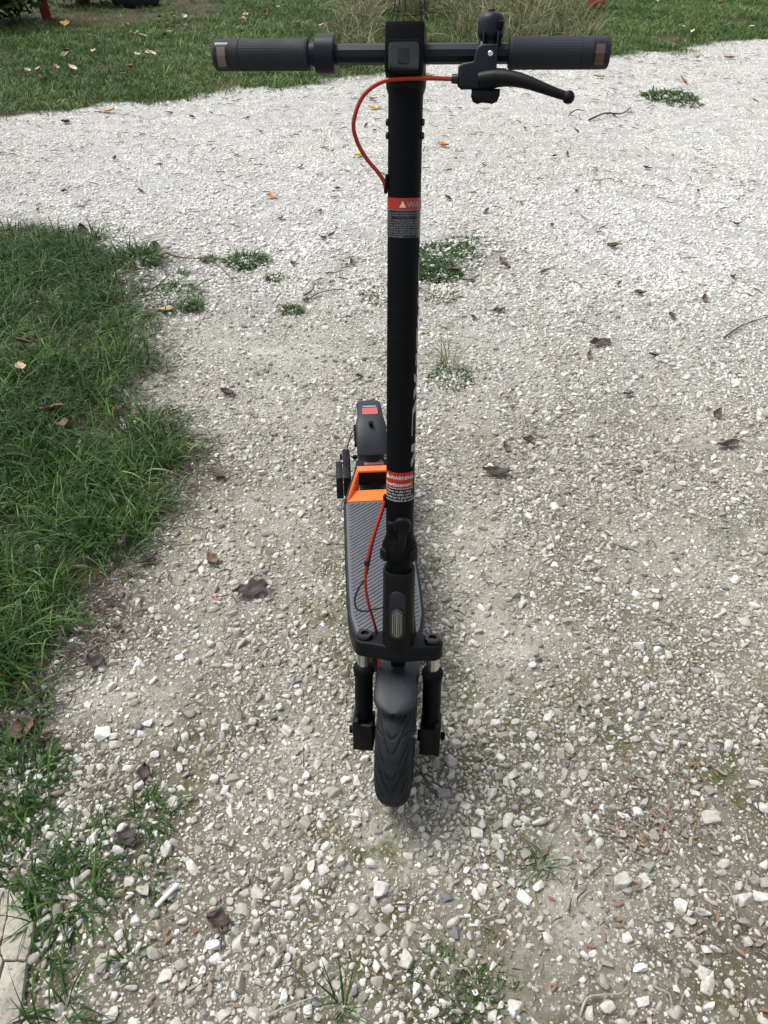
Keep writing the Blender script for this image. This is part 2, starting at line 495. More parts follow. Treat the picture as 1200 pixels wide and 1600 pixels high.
def leaf_mat(name, a, b_, c_):
    m, nt, b = new_mat(name)
    tc = N(nt, 'ShaderNodeTexCoord')
    n1 = N(nt, 'ShaderNodeTexNoise', i_Scale=60.0, i_Detail=5.0, i_Roughness=.7); nt.links.new(tc.outputs['Object'], n1.inputs['Vector'])
    nt.links.new(ramp(nt, n1.outputs[0], [(.3, a), (.5, b_), (.72, c_)]), b.inputs['Base Color'])
    b.inputs['Roughness'].default_value = .7
    bp = N(nt, 'ShaderNodeBump', i_Strength=.7, i_Distance=.001); nt.links.new(n1.outputs[0], bp.inputs['Height']); nt.links.new(bp.outputs[0], b.inputs['Normal'])
    return m
M['leaf_brown'] = leaf_mat('dry_brown_leaf', (.045, .028, .018), (.10, .060, .038), (.19, .125, .08))
M['leaf_dark'] = leaf_mat('dark_damp_leaf', (.018, .012, .010), (.040, .026, .020), (.085, .058, .042))
M['leaf_tan'] = leaf_mat('tan_leaf', (.22, .14, .075), (.38, .26, .15), (.52, .40, .26))
M['leaf_pale'] = leaf_mat('pale_dry_leaf', (.36, .30, .20), (.55, .47, .33), (.68, .60, .46))
M['leaf_yellow'] = leaf_mat('yellow_leaf', (.45, .28, .05), (.66, .46, .10), (.75, .60, .22))
M['leaf_orange'] = leaf_mat('orange_leaf', (.34, .13, .03), (.52, .23, .06), (.60, .33, .12))
M['wood'] = leaf_mat('splintered_wood', (.10, .060, .034), (.21, .135, .082), (.33, .24, .16))
M['wood_grey'] = leaf_mat('weathered_stick', (.16, .14, .11), (.28, .25, .20), (.42, .39, .32))
M['twig'] = leaf_mat('dark_twig', (.03, .022, .016), (.065, .05, .038), (.13, .10, .075))

# ---------------------------------------------------------------- GROUND
def build_ground():
    ys = [-12.0, -6.0, -3.0, -1.5, -.6, 0.0, .25]
    y = .38
    while y < 16:
        ys.append(y); y += max(.010, .0062 * (y + .45))
    while y < 480:
        ys.append(y); y *= 1.22
    ys = np.array(ys)
    inner = np.linspace(-1, 1, 381)
    outer = np.array([1.08, 1.2, 1.45, 2.0, 3.2, 6, 12, 30])
    ts = np.concatenate([-outer[::-1], inner, outer])
    wdt = .62 * np.maximum(ys, 0.3) + .62
    X = ts[None, :] * wdt[:, None]; Y = np.repeat(ys[:, None], len(ts), 1)
    Z = height(X, Y)
    n, mcols = X.shape
    co = np.stack([X, Y, Z], -1).reshape(-1, 3).astype(np.float32)
    i = np.arange(n - 1)[:, None] * mcols + np.arange(mcols - 1)[None, :]
    q = np.stack([i, i + 1, i + 1 + mcols, i + mcols], -1).reshape(-1, 4).astype(np.int32)
    me = bpy.data.meshes.new('ground')
    me.vertices.add(len(co)); me.vertices.foreach_set('co', co.ravel())
    me.loops.add(q.size); me.loops.foreach_set('vertex_index', q.ravel())
    me.polygons.add(len(q)); me.polygons.foreach_set('loop_start', np.arange(0, q.size, 4, dtype=np.int32))
    me.update(); me.validate()
    xf, yf = co[:, 0].astype(float), co[:, 1].astype(float)
    ld = lawn_dist(xf, yf)
    nz = fbm(xf, yf, 5, 3, 30)
    pat = inside(PATCH, xf + (nz - .5) * .3 + (vnoise(xf, yf, 30, 34) - .5) * .10, yf + (vnoise(xf, yf, 7, 33) - .5) * .3)
    soil = np.maximum(sstep(-.05, .12, ld), pat.astype(float))
    for (px, py, r, s) in [(90, 1210, .10, .8), (110, 1330, .16, .8), (230, 1300, .07, .6), (700, 1560, .18, .55), (60, 1480, .08, .5), (705, 412, .22, .7), (235, 430, .25, .55), (150, 985, .14, .5), (270, 740, .16, .6), (1180, 1500, .15, .4)]:
        cx, cy = ground_at(px, py)
        soil = np.maximum(soil, s * np.exp(-((xf - cx) ** 2 + (yf - cy) ** 2) / r ** 2) * sstep(.3, .55, nz + .1))
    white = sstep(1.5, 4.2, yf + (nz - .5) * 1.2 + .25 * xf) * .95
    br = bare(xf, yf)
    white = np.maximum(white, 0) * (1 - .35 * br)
    moss = sstep(.42, .65, fbm(xf, yf, 3.2, 3, 40)) * (1 - sstep(1.1, 2.6, yf)) + .6 * np.exp(-((xf - 1.0) ** 2 / .12 + (yf - 1.3) ** 2 / .3))
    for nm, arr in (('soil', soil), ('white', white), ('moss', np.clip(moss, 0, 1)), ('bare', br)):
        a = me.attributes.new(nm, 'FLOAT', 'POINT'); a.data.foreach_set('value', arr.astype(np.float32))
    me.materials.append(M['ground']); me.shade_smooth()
    o = add('ground', me)
    tag(o, 'pale dusty limestone driveway ground running under the gravel and both lawns', kind='structure')
build_ground()

# ---------------------------------------------------------------- scatter by geometry nodes
def proto(name, me):
    return bpy.data.objects.new(name, me)       # never linked to the scene: only its geometry is used

def scatter(name, protos, pts, rot, scl, pick, tint, dirt=None):
    me = bpy.data.meshes.new(name)
    n = len(pts)
    me.vertices.add(n); me.vertices.foreach_set('co', np.asarray(pts, np.float32).ravel())
    def at(nm, ty, key, arr, dt=np.float32):
        a = me.attributes.new(nm, ty, 'POINT'); a.data.foreach_set(key, np.asarray(arr, dt).ravel())
    at('rot', 'FLOAT_VECTOR', 'vector', rot); at('scl', 'FLOAT_VECTOR', 'vector', scl)
    at('pick', 'INT', 'value', pick, np.int32); at('tint', 'FLOAT', 'value', tint)
    at('dirt', 'FLOAT', 'value', dirt if dirt is not None else np.zeros(n))
    me.update()
    ng = bpy.data.node_groups.new(name + '_scatter', 'GeometryNodeTree')
    ng.interface.new_socket('Geometry', in_out='INPUT', socket_type='NodeSocketGeometry')
    ng.interface.new_socket('Geometry', in_out='OUTPUT', socket_type='NodeSocketGeometry')
    nn = ng.nodes; gi = nn.new('NodeGroupInput'); go = nn.new('NodeGroupOutput')
    jn = nn.new('GeometryNodeJoinGeometry')
    for p in protos:
        oi = nn.new('GeometryNodeObjectInfo'); oi.inputs['Object'].default_value = p
        g2i = nn.new('GeometryNodeGeometryToInstance')
        ng.links.new(oi.outputs['Geometry'], g2i.inputs[0]); ng.links.new(g2i.outputs[0], jn.inputs[0])
    ip = nn.new('GeometryNodeInstanceOnPoints')
    ng.links.new(gi.outputs[0], ip.inputs['Points']); ng.links.new(jn.outputs[0], ip.inputs['Instance'])
    ip.inputs['Pick Instance'].default_value = True
    def na(nm, ty):
        a = nn.new('GeometryNodeInputNamedAttribute'); a.data_type = ty; a.inputs['Name'].default_value = nm
        return a.outputs['Attribute']
    e2r = nn.new('FunctionNodeEulerToRotation')
    ng.links.new(na('rot', 'FLOAT_VECTOR'), e2r.inputs[0]); ng.links.new(e2r.outputs[0], ip.inputs['Rotation'])
    ng.links.new(na('scl', 'FLOAT_VECTOR'), ip.inputs['Scale']); ng.links.new(na('pick', 'INT'), ip.inputs['Instance Index'])
    ng.links.new(ip.outputs[0], go.inputs[0])
    o = add(name, me)
    md = o.modifiers.new('scatter', 'NODES'); md.node_group = ng
    return o

def stone_mesh(name, seed, sub, mat, p=10.0, flat=.72):
    rg = np.random.default_rng(seed)
    bm = bmesh.new(); bmesh.ops.create_icosphere(bm, subdivisions=sub, radius=1.0)
    k = rg.integers(7, 12)
    nr = rg.normal(size=(k, 3)); nr /= np.linalg.norm(nr, axis=1)[:, None]
    dd = rg.uniform(.58, 1.0, k)
    nr = np.vstack([nr, np.eye(3), -np.eye(3)]); dd = np.concatenate([dd, rg.uniform(.85, 1.15, 6)])
    ax = np.array([1.0, rg.uniform(.62, .95), flat * rg.uniform(.75, 1.1)])
    for v in bm.verts:
        q = np.array(v.co.normalized())
        t = np.maximum(nr @ q, 0) / dd
        r = np.sum(t ** p) ** (-1 / p)
        v.co = Vector(q * r * ax * (1 + rg.normal() * .018))
    me = bpy.data.meshes.new(name); bm.to_mesh(me); bm.free()
    me.materials.append(mat); me.shade_smooth()
    if sub > 2: sharp(me, 40)
    return me
BIG = [proto('gravel_stone', stone_mesh('gravel_stone', 100 + i, 3, M['stone'], 18, .78)) for i in range(12)]
SMALL = [proto('gravel_chip', stone_mesh('gravel_chip', 200 + i, 2, M['stone'], 12)) for i in range(8)]

def in_view(x, y, mx=.35, my=.1):
    dep = y * math.cos(PITCH) + CAM_H * math.sin(PITCH)
    return (np.abs(x) < dep * (600 / FPX) * 1.05 + mx) & (y > .4 - my)

def not_under(x, y, r):
    """keep the two tyre contacts clear"""
    a = np.hypot((x - .024) * 1.3, y - .82) > r + .030
    b = np.hypot(x + .038, y - 1.71) > r + .03
    return a & b

def stone_points(ncand, y0, y1, rmin, rmax, alpha, dens_fn, collide=True, seed=1):
    rg = np.random.default_rng(seed)
    # area-uniform candidates in a trapezoid
    y = rg.uniform(y0, y1, ncand * 3)
    w = y * math.cos(PITCH) + CAM_H * math.sin(PITCH)
    keep = rg.random(len(y)) < (w / w.max())
    y = y[keep][:ncand]; w = w[keep][:ncand]
    x = rg.uniform(-1, 1, len(y)) * (w * .525 + .30)
    u = rg.random(len(y))
    r = (rmin ** -alpha + u * (rmax ** -alpha - rmin ** -alpha)) ** (-1 / alpha)
    k = rg.random(len(y)) < dens_fn(x, y, r)
    k &= in_view(x, y) & not_under(x, y, r * .5)
    x, y, r = x[k], y[k], r[k]
    if collide:
        o = np.argsort(-r); x, y, r = x[o], y[o], r[o]
        cell = rmax * 2.0
        grid = {}; ok = np.zeros(len(x), bool)
        X, Yl, Rl = x.tolist(), y.tolist(), r.tolist()
        for i in range(len(X)):
            cx, cy = int(X[i] // cell), int(Yl[i] // cell)
            hit = False
            for a in (-1, 0, 1):
                for b in (-1, 0, 1):
                    for (qx, qy, qr) in grid.get((cx + a, cy + b), ()):
                        dd = (qr + Rl[i]) * .80
                        if (qx - X[i]) ** 2 + (qy - Yl[i]) ** 2 < dd * dd: hit = True; break
                    if hit: break
                if hit: break
            if not hit:
                ok[i] = True; grid.setdefault((cx, cy), []).append((X[i], Yl[i], Rl[i]))
        x, y, r = x[ok], y[ok], r[ok]
    return x, y, r

def veg_mask(x, y):
    ld = lawn_dist(x, y)
    n = (vnoise(x, y, 9, 50) - .5) * .14
    p = inside(PATCH, x + n, y + (vnoise(x, y, 9, 51) - .5) * .14)
    return np.maximum(sstep(-.15, .1, ld), p * .985)

def put_stones(name, label, protos, x, y, r, seed, tlo=0.0, embed=.35, spread=1.0):
    rg = np.random.default_rng(seed)
    n = len(x)
    z = height(x, y) + r * (rg.uniform(-.18, .30, n) - .42 * sstep(3.5, 6.0, y))
    rot = np.stack([rg.normal(0, .35, n), rg.normal(0, .35, n), rg.uniform(0, 6.283, n)], -1)
    scl = np.stack([r * rg.uniform(.85, 1.2, n), r * rg.uniform(.8, 1.1, n), r * rg.uniform(.75, 1.1, n)], -1)
    wh = sstep(1.2, 4.0, y + .25 * x)
    tint = np.clip(rg.beta(1.7, 1.9, n) * (1 - .15 * wh) + .26 * wh + tlo + (fbm(x, y * .6, 1.1, 3, 77) - .5) * .45, 0, 1)
    odd = rg.random(n) < .06 * (1 - wh); tint[odd] = rg.uniform(0, .22, odd.sum())
    dirt = np.clip(rg.random(n) ** .9 * (1 - .75 * wh) * 1.1, 0, 1)
    o = scatter(name, protos, np.stack([x, y, z], -1), rot, scl, rg.integers(0, len(protos), n), tint, dirt)
    tag(o, label, kind='stuff')
    return o

def dens(base, barek, far=1.0):
    def f(x, y, r):
        cl = .45 + .9 * sstep(.35, .62, fbm(x, y, 5.5, 3, 60))
        d_ = base * cl * (1 - barek * bare(x, y)) * (1 - veg_mask(x, y))
        return np.clip(d_ * (1 + (far - 1) * sstep(1.5, 3.5, y)), 0, 1)
    return f
x, y, r = stone_points(150000, .33, 3.2, .0034, .0128, 2.6, dens(.95, .80, 1.3), seed=21)
put_stones('near_gravel', 'loose pale limestone gravel covering the driveway around the scooter', BIG, x, y, r, 31)
n_near = len(x)
x, y, r = stone_points(210000, .33, 3.4, .0013, .0036, 1.2, dens(.85, .45), collide=False, seed=22)
put_stones('gravel_grit', 'fine pale grit lying between the gravel stones', SMALL, x, y, r, 32)
n_grit = len(x)
x, y, r = stone_points(250000, 3.0, 9.8, .0050, .0145, 2.6, dens(.95, .5), collide=False, seed=23)
put_stones('far_gravel', 'white crushed limestone covering the far driveway up to the lawn edge', SMALL, x, y, r, 33, tlo=.05)
print('stones', n_near, n_grit, len(x))

# ---------------------------------------------------------------- grass
def blades_mesh(name, n, foot, hmin, hmax, width, lean, mat, seed, seg=4, droop=1.0, flatten=0.0):
    rg = np.random.default_rng(seed)
    V, F, B, A = [], [], [], []
    for k in range(n):
        rr = foot * math.sqrt(rg.random()); an = rg.uniform(0, 6.283)
        bx, by = rr * math.cos(an), rr * math.sin(an)
        L = rg.uniform(hmin, hmax); w = width * rg.uniform(.6, 1.25)
        az = an + rg.normal(0, .9) if foot > 0 else rg.uniform(0, 6.283)
        ln = abs(rg.normal(lean, lean * .45)); dr = droop * rg.uniform(.3, 1.5)
        bv = rg.random()
        px, py, pz = bx, by, -.004
        th = ln
        dx, dy = math.cos(az), math.sin(az); sx, sy = -dy, dx
        tw = rg.uniform(-.6, .6)
        base = len(V)
        for s in range(seg + 1):
            t = s / seg
            ww = w * (1 - t ** 1.8) * (.55 + .45 * min(1, t * 4)) + .0001
            cs, sn = math.cos(tw * t * 2), math.sin(tw * t * 2)
            ox, oy, oz = sx * cs * ww * .5, sy * cs * ww * .5, sn * ww * .5
            V.append((px - ox, py - oy, pz - oz)); V.append((px + ox, py + oy, pz + oz))
            B += [bv, bv]; A += [t, t]
            th2 = min(th, 1.9)
            px += dx * math.sin(th2) * L / seg; py += dy * math.sin(th2) * L / seg; pz += math.cos(th2) * L / seg
            if pz < .002: pz = .002
            th += dr * .38
        for s in range(seg):
            i = base + 2 * s
            F.append((i, i + 1, i + 3, i + 2))
    me = mesh_from(name, V, F, mat)
    a = me.attributes.new('blade', 'FLOAT', 'POINT'); a.data.foreach_set('value', np.array(B, np.float32))
    a = me.attributes.new('along', 'FLOAT', 'POINT'); a.data.foreach_set('value', np.array(A, np.float32))
    return me

def scatter_grass(name, label, protos, x, y, smin, smax, seed, tintn=1.5):
    rg = np.random.default_rng(seed)
    n = len(x)
    z = height(x, y)
    s = rg.uniform(smin, smax, n)
    rot = np.stack([rg.normal(0, .1, n), rg.normal(0, .1, n), rg.uniform(0, 6.283, n)], -1)
    tint = np.clip(fbm(x, y, tintn, 3, 70) * 1.0 + rg.normal(0, .18, n), 0, 1)
    o = scatter(name, protos, np.stack([x, y, z], -1), rot, np.stack([s, s, s], -1), rg.integers(0, len(protos), n), tint)
    tag(o, label, kind='stuff')
    return o

NEARG = [proto('grass_clump', blades_mesh('grass_clump', 18, .040, .05, .175, .0042, .60, M['grass'], 300 + i, 5, 1.15)) for i in range(10)]
rg = np.random.default_rng(5)
x = rg.uniform(-3.6, -.2, 26000); y = rg.uniform(.5, 4.6, 26000)
nn_ = vnoise(x, y, 8, 50)
jx, jy = rg.normal(0, .045, len(x)), rg.normal(0, .065, len(x))
k = inside(PATCH, x + (nn_ - .5) * .14 + jx, y + (vnoise(x, y, 8, 51) - .5) * .14 + jy) & in_view(x, y, .6)
thin = .25 + .75 * sstep(.30, .52, fbm(x, y, 4, 3, 80))
k &= rg.random(len(x)) < thin * .55
x, y = x[k], y[k]
print('near grass', len(x))
scatter_grass('near_grass', 'dense dark green grass patch spilling over the left side of the driveway', NEARG, x, y, .55, 1.15, 6, 2.2)

LAWNG = [proto('lawn_clump', blades_mesh('lawn_clump', 26, .085, .03, .075, .0062, .6, M['lawn'], 340 + i, 3, 1.0)) for i in range(8)]
x = rg.uniform(-9.5, 9.5, 60000); y = rg.uniform(4.0, 15.5, 60000)
ld = lawn_dist(x, y)
k = (ld > rg.uniform(-.12, .10, len(x))) & in_view(x, y, .8) & (rg.random(len(x)) < .9 * sstep(.22, .45, fbm(x, y, 2.0, 3, 85)) + .1)
# bare dry strip below the hedge
hx, hy = ground_at(60, 48)
k &= ~((x < -1.9) & (y > 9.35 + (x + 4.0) * .55 + (vnoise(x, y, 2, 3) - .5) * .6) & (rg.random(len(x)) < .8))
x, y = x[k], y[k]
print('lawn', len(x))
scatter_grass('lawn_grass', 'mown lawn beyond the far edge of the white driveway', LAWNG, x, y, .7, 1.35, 8, .9)

TALLG = [proto('tall_clump', blades_mesh('tall_clump', 24, .10, .20, .55, .0095, .30, M['tall'], 380 + i, 5, .9)) for i in range(8)]
x = rg.uniform(-1.4, 3.2, 5200); y = rg.uniform(8.0, 14.0, 5200)
cx0 = .15 + (y - 8) * .03
k = (lawn_dist(x, y) > .28) & (x > cx0 - .55 - .25 * vnoise(y, y, 1.0)) & ~((np.abs(x - .29) < .42) & (y > 8.6) & (y < 10.6)) & (x < 1.85 + .35 * vnoise(x, y, 1.2) + (y - 8) * .1) & (rg.random(len(x)) < .5)
x, y = x[k], y[k]
scatter_grass('tall_grass', 'strip of taller unmown grass with dry straw behind the handlebar', TALLG, x, y, .45, .95, 9, 1.5)

# ================================================================ THE SCOOTER
def mrot(x=0, y=0, z=0): return Euler((R_(x), R_(y), R_(z)), 'XYZ').to_matrix().to_4x4()
def T(x, y, z): return Matrix.Translation((x, y, z))
AX = Vector((.024, .83, .125))                       # front axle
S_ = T(*AX) @ mrot(y=1.2) @ mrot(z=3.9) @ mrot(x=-14.4) @ mrot(z=-10)   # steering frame: x right, y back, z up the stem
D_ = T(.012, .985, 0) @ mrot(z=3.9)                  # deck frame: x across, y towards the tail
scooter = empty('electric_scooter', (0.0, 1.25, 0.0))
tag(scooter, 'black electric kick scooter with orange tail handle and red brake cable on the gravel', 'scooter')
INV = Matrix.Translation((0, -1.25, 0))
SF, DF = INV @ S_, INV @ D_
I4 = Matrix.Identity(4)
YUP = mrot(x=-90)      # z axis -> +y
XUP = mrot(y=90)       # z axis -> +x

def sub_of(parent, mb, name, mat, smooth=True, deg=35):
    return mb.build(name, mat, parent, None, smooth, deg)

def rrect(w, h, r, n=6, cx=0, cy=0):
    pts = []
    for (sx, sy, a0) in ((1, 1, 0), (-1, 1, 90), (-1, -1, 180), (1, -1, 270)):
        for k in range(n + 1):
            a = R_(a0 + 90 * k / n)
            pts.append((cx + sx * (w / 2 - r) + r * math.cos(a), cy + sy * (h / 2 - r) + r * math.sin(a)))
    return pts
FRONT = mrot(x=90)     # prism drawn in (x, z) and extruded towards -y (the camera)

# ---- wheels
def tyre_mesh(name, Rmaj, rx, ry, nth=900, nu=100, tread=True):
    """ring about the x axis; cross-section an ellipse rx wide, ry deep"""
    th = np.arange(nth) / nth * 2 * math.pi; ph = np.arange(nu) / nu * 2 * math.pi
    TH, PH = np.meshgrid(th, ph, indexing='ij')
    xx = np.cos(PH); yy = np.sin(PH)
    prof_x = rx * np.sign(xx) * np.abs(xx) ** .86; prof_y = ry * np.sign(yy) * np.abs(yy) ** .92
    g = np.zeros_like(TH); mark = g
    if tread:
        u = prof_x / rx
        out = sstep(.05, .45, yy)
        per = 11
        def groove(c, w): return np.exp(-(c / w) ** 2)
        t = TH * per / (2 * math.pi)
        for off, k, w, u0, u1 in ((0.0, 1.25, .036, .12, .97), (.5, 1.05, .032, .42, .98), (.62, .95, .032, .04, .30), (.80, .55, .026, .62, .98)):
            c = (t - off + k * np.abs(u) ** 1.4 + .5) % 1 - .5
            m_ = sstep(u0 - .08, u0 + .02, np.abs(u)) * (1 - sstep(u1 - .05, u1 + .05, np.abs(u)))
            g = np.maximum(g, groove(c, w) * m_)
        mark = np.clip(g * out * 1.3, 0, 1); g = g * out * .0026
        side = groove((np.abs(u) - .985), .02) * .0006
        g = g + side
    rad = Rmaj + prof_y - g
    V = np.stack([prof_x, -rad * np.sin(TH), rad * np.cos(TH)], -1).reshape(-1, 3)
    F = []
    for i in range(nth):
        for k in range(nu):
            F.append((i * nu + k, i * nu + (k + 1) % nu, ((i + 1) % nth) * nu + (k + 1) % nu, ((i + 1) % nth) * nu + k))
    me = mesh_from(name, V, F, M['tyre_rubber'])
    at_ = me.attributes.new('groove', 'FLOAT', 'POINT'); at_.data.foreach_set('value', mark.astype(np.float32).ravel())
    bm = bmesh.new(); bm.from_mesh(me); bmesh.ops.recalc_face_normals(bm, faces=bm.faces[:]); bm.to_mesh(me); bm.free()
    return me
def wheel(name, frame, label=None, tread=True):
    w = empty(name, (0, 0, 0)); w.parent = scooter; w.matrix_basis = frame
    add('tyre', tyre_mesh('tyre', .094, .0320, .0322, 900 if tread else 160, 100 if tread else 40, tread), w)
    m = MB(); m.lathe([(.030, -.019), (.058, -.017), (.066, -.021), (.069, -.021), (.067, -.012), (.067, .012), (.069, .021), (.066, .021), (.058, .017), (.030, .019)], XUP, 48)
    sub_of(w, m, 'rim', M['satin_black'])
    m = MB(); m.lathe([(.030, -.026), (.034, -.024), (.034, .024), (.030, .026)], XUP, 32)
    sub_of(w, m, 'hub', M['satin_black'])
    m = MB(); m.lathe([(.0055, -.052), (.0055, .052)], XUP, 16)
    sub_of(w, m, 'axle', M['chrome'])
    return w
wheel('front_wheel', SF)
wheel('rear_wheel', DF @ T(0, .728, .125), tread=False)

# ---- front fender
def fender_mesh(name, Rr, a0, a1, wfn, side, thick=.0026, n=56, nu=20, mat=None, squash=0.0):
    """angles in degrees from straight up, positive towards the front (-y)"""
    V, F = [], []
    for i in range(n + 1):
        t = i / n; a = R_(a0 + (a1 - a0) * t)
        hw = wfn(t)
        for k in range(nu + 1):
            u = -1 + 2 * k / nu
            x = hw * math.sin(u * math.pi / 2) if side else hw * u
            rad = Rr - side * (1 - math.cos(u * math.pi / 2)) ** 1.5 - squash * u * u
            V.append((x, -rad * math.sin(a), rad * math.cos(a)))
    for i in range(n):
        for k in range(nu):
            j = i * (nu + 1) + k
            F.append((j, j + 1, j + nu + 2, j + nu + 1))
    me = mesh_from(name, V, F, mat or M['fender'])
    return me
def solid(o, th, bev=0.0, off=0.0):
    md = o.modifiers.new('thickness', 'SOLIDIFY'); md.thickness = th; md.offset = off
    if bev:
        b = o.modifiers.new('edge', 'BEVEL'); b.width = bev; b.segments = 2; b.limit_method = 'ANGLE'
    return o
def ff_w(t):
    e = min(t / .20, 1.0)
    base = .0358 * math.sqrt(max(0.0, 1 - (1 - e) ** 3.0))
    return max(base, .004) * (1 - .10 * max(0, (t - .5)) * 2)
WF = SF @ mrot(x=14.4)      # wheel frame turned upright about the axle
fen = add('front_fender', fender_mesh('front_fender', .1455, 21, -70, ff_w, .008, n=90), scooter, WF)
solid(fen, .0042, .001)
m = MB(); m.box((0, .050, .166), (.026, .024, .044), bevel=.005)
sub_of(fen, m, 'fender_mount', M['satin_black'])

# ---- fork
def fork_leg(sx):
    x = sx * .0615
    leg = MB()
    leg.lathe([(.0125, -.012), (.0165, -.005), (.0165, .128), (.0178, .130), (.0178, .138), (.0190, .139), (.0190, .146), (.0165, .150), (.0135, .151)], T(x, .004, 0), 36)
    o = leg.build('fork_leg', M['matte_black'], scooter, SF)
    m = MB(); m.lathe([(.0118, .148), (.0118, .196)], T(x, .004, 0), 32)
    sub_of(o, m, 'stanchion', M['chrome'])
    m = MB()
    ol = [(-.0185, -.030), (.0185, -.030), (.0195, .020), (.0195, .036), (.009, .040), (.004, .030), (-.012, .030), (-.0185, .034)]
    if sx > 0: ol = [(-a, b) for a, b in ol][::-1]
    ol = [(-a, b) for a, b in ol][::-1]
    m.prism(ol, .044, T(x, .026, 0) @ FRONT, bevel=.004)
    m.box((sx * .044, 0, .002), (.012, .018, .016), bevel=.003)
    sub_of(o, m, 'foot_bracket', M['satin_black'])
    m = MB(); m.lathe([(.007, 0), (.008, .002), (.008, .006), (.006, .008)], T(x + sx * .0195, .002, .003) @ mrot(y=90 * sx), 6)
    sub_of(o, m, 'axle_nut', M['matte_black'])
    return o
for sx in (-1, 1): fork_leg(sx)

def capsule(L, r, pinch=0.0, n=14):
    """outline of a crown plate: two round ends and a fuller middle"""
    pts = []
    for k in range(n + 1):
        a = R_(-90 + 180 * k / n); pts.append((L + r * math.cos(a), r * math.sin(a)))
    for x in np.linspace(L * .8, -L * .8, 13):
        pts.append((x, r + .012 * math.exp(-(x / .030) ** 2)))
    for k in range(n + 1):
        a = R_(90 + 180 * k / n); pts.append((-L + r * math.cos(a), r * math.sin(a)))
    for x in np.linspace(-L * .8, L * .8, 13):
        pts.append((x, -r - .010 * math.exp(-(x / .032) ** 2)))
    return pts
crown = MB(); crown.prism(capsule(.0590, .0185), .031, T(0, .004, .180), bevel=.0035, seg=3)
crown = crown.build('fork_crown', M['satin_black'], scooter, SF)
for sx in (-1, 1):
    m = MB()
    m.lathe([(.0135, .2112), (.0142, .2125), (.0142, .2165), (.0128, .2185), (.0070, .2185), (.0065, .2150), (.0005, .2148)], T(sx * .0590, .004, 0), 32)
    sub_of(crown, m, 'crown_bolt', M['lens_black'])

# ---- head tube with the front reflector
ht = MB()
def pod(z, w, dfr, dbk, n=40):
    out = []
    for k in range(n):
        a = 2 * math.pi * k / n
        c, s = math.cos(a), math.sin(a)
        out.append((w * math.copysign(abs(c) ** .80, c), (dbk if s > 0 else dfr) * math.copysign(abs(s) ** .80, s), z))
    return out
def loft(mb, rings, cap=True):
    n = len(rings[0]); v = [p for r_ in rings for p in r_]; f = []
    for i in range(len(rings) - 1):
        for k in range(n):
            f.append((i * n + k, i * n + (k + 1) % n, (i + 1) * n + (k + 1) % n, (i + 1) * n + k))
    if cap:
        f.append(tuple(range(n))[::-1]); f.append(tuple(range((len(rings) - 1) * n, len(rings) * n)))
    mb.add(v, f)
    return mb
loft(ht, [pod(.2095, .0262, .0262, .030), pod(.213, .0272, .0275, .031), pod(.25, .0272, .0285, .031), pod(.30, .0268, .0280, .030), pod(.345, .0266, .0268, .028), pod(.3535, .0266, .0265, .028), pod(.3560, .0250, .0250, .026), pod(.3560, .0228, .0228, .0235), pod(.350, .0222, .0222, .023)])
head = ht.build('head_tube', M['satin_black'], scooter, SF)
m = MB()    # raised recess frame, open channel above the lens
m.prism(rrect(.0268, .094, .013, 8), .0035, T(0, -.0262, .2790) @ FRONT, bevel=.0012)
sub_of(head, m, 'reflector_surround', M['fender'])
m = MB(); m.prism(rrect(.0232, .062, .0115, 8), .0030, T(0, -.0285, .2655) @ FRONT, bevel=.0008)
sub_of(head, m, 'reflector_bezel', M['lens_black'])
m = MB()
m.prism(rrect(.0196, .056, .0097, 10), .0030, T(0, -.0300, .2655) @ FRONT, bevel=.0012)
rl = sub_of(head, m, 'reflector_lens', M['reflector'])
m = MB()
for k in (-2, -1, 0, 1, 2):
    m.box((k * .0034, -.0334, .2655), (.0019 if k == 0 else .0011, .0014, (.0250, .0235, .019)[abs(k)] * 2), bevel=.0003)
rb = m.build('lens_rib', M['chrome'], head, smooth=False); tag(rb, kind='stuff')

# deck neck behind the head tube
nk = MB()
loft(nk, [pod(.21, .030, .010, .040), pod(.26, .026, .012, .030), pod(.34, .023, .012, .022)])
nk2 = nk.build('deck_neck', M['satin_black'], scooter, SF @ T(0, .022, -.004))

# ---- folding joint
jn = MB()
jn.lathe([(.0212, .352), (.0212, .372), (.0236, .374), (.0240, .378), (.0280, .381), (.0290, .386), (.0290, .397), (.0272, .404), (.0240, .412), (.0222, .418)], None, 44)
joint = jn.build('folding_joint', M['matte_black'], scooter, SF)
for sx in (-1, 1):
    m = MB()
    m.box((sx * .0215, -.0165, .389), (.0135, .016, .020), rot=Euler((0, 0, R_(-sx * 38))), bevel=.003)
    sub_of(joint, m, 'joint_lug', M['satin_black'])
m = MB()
m.lathe([(.0128, 0), (.0140, .003), (.0140, .010), (.0125, .013), (.0100, .0132), (.0098, .0118), (.0005, .0117)], T(.006, -.0200, .447) @ FRONT, 36)
m.box((-.0115, -.0215, .4455), (.012, .010, .010), bevel=.003)
m.tube([(.006, -.026, .438), (.006, -.027, .420), (.006, -.024, .402)], [.0075, .0065, .0055], 14)
sub_of(joint, m, 'latch_knob', M['satin_black'])

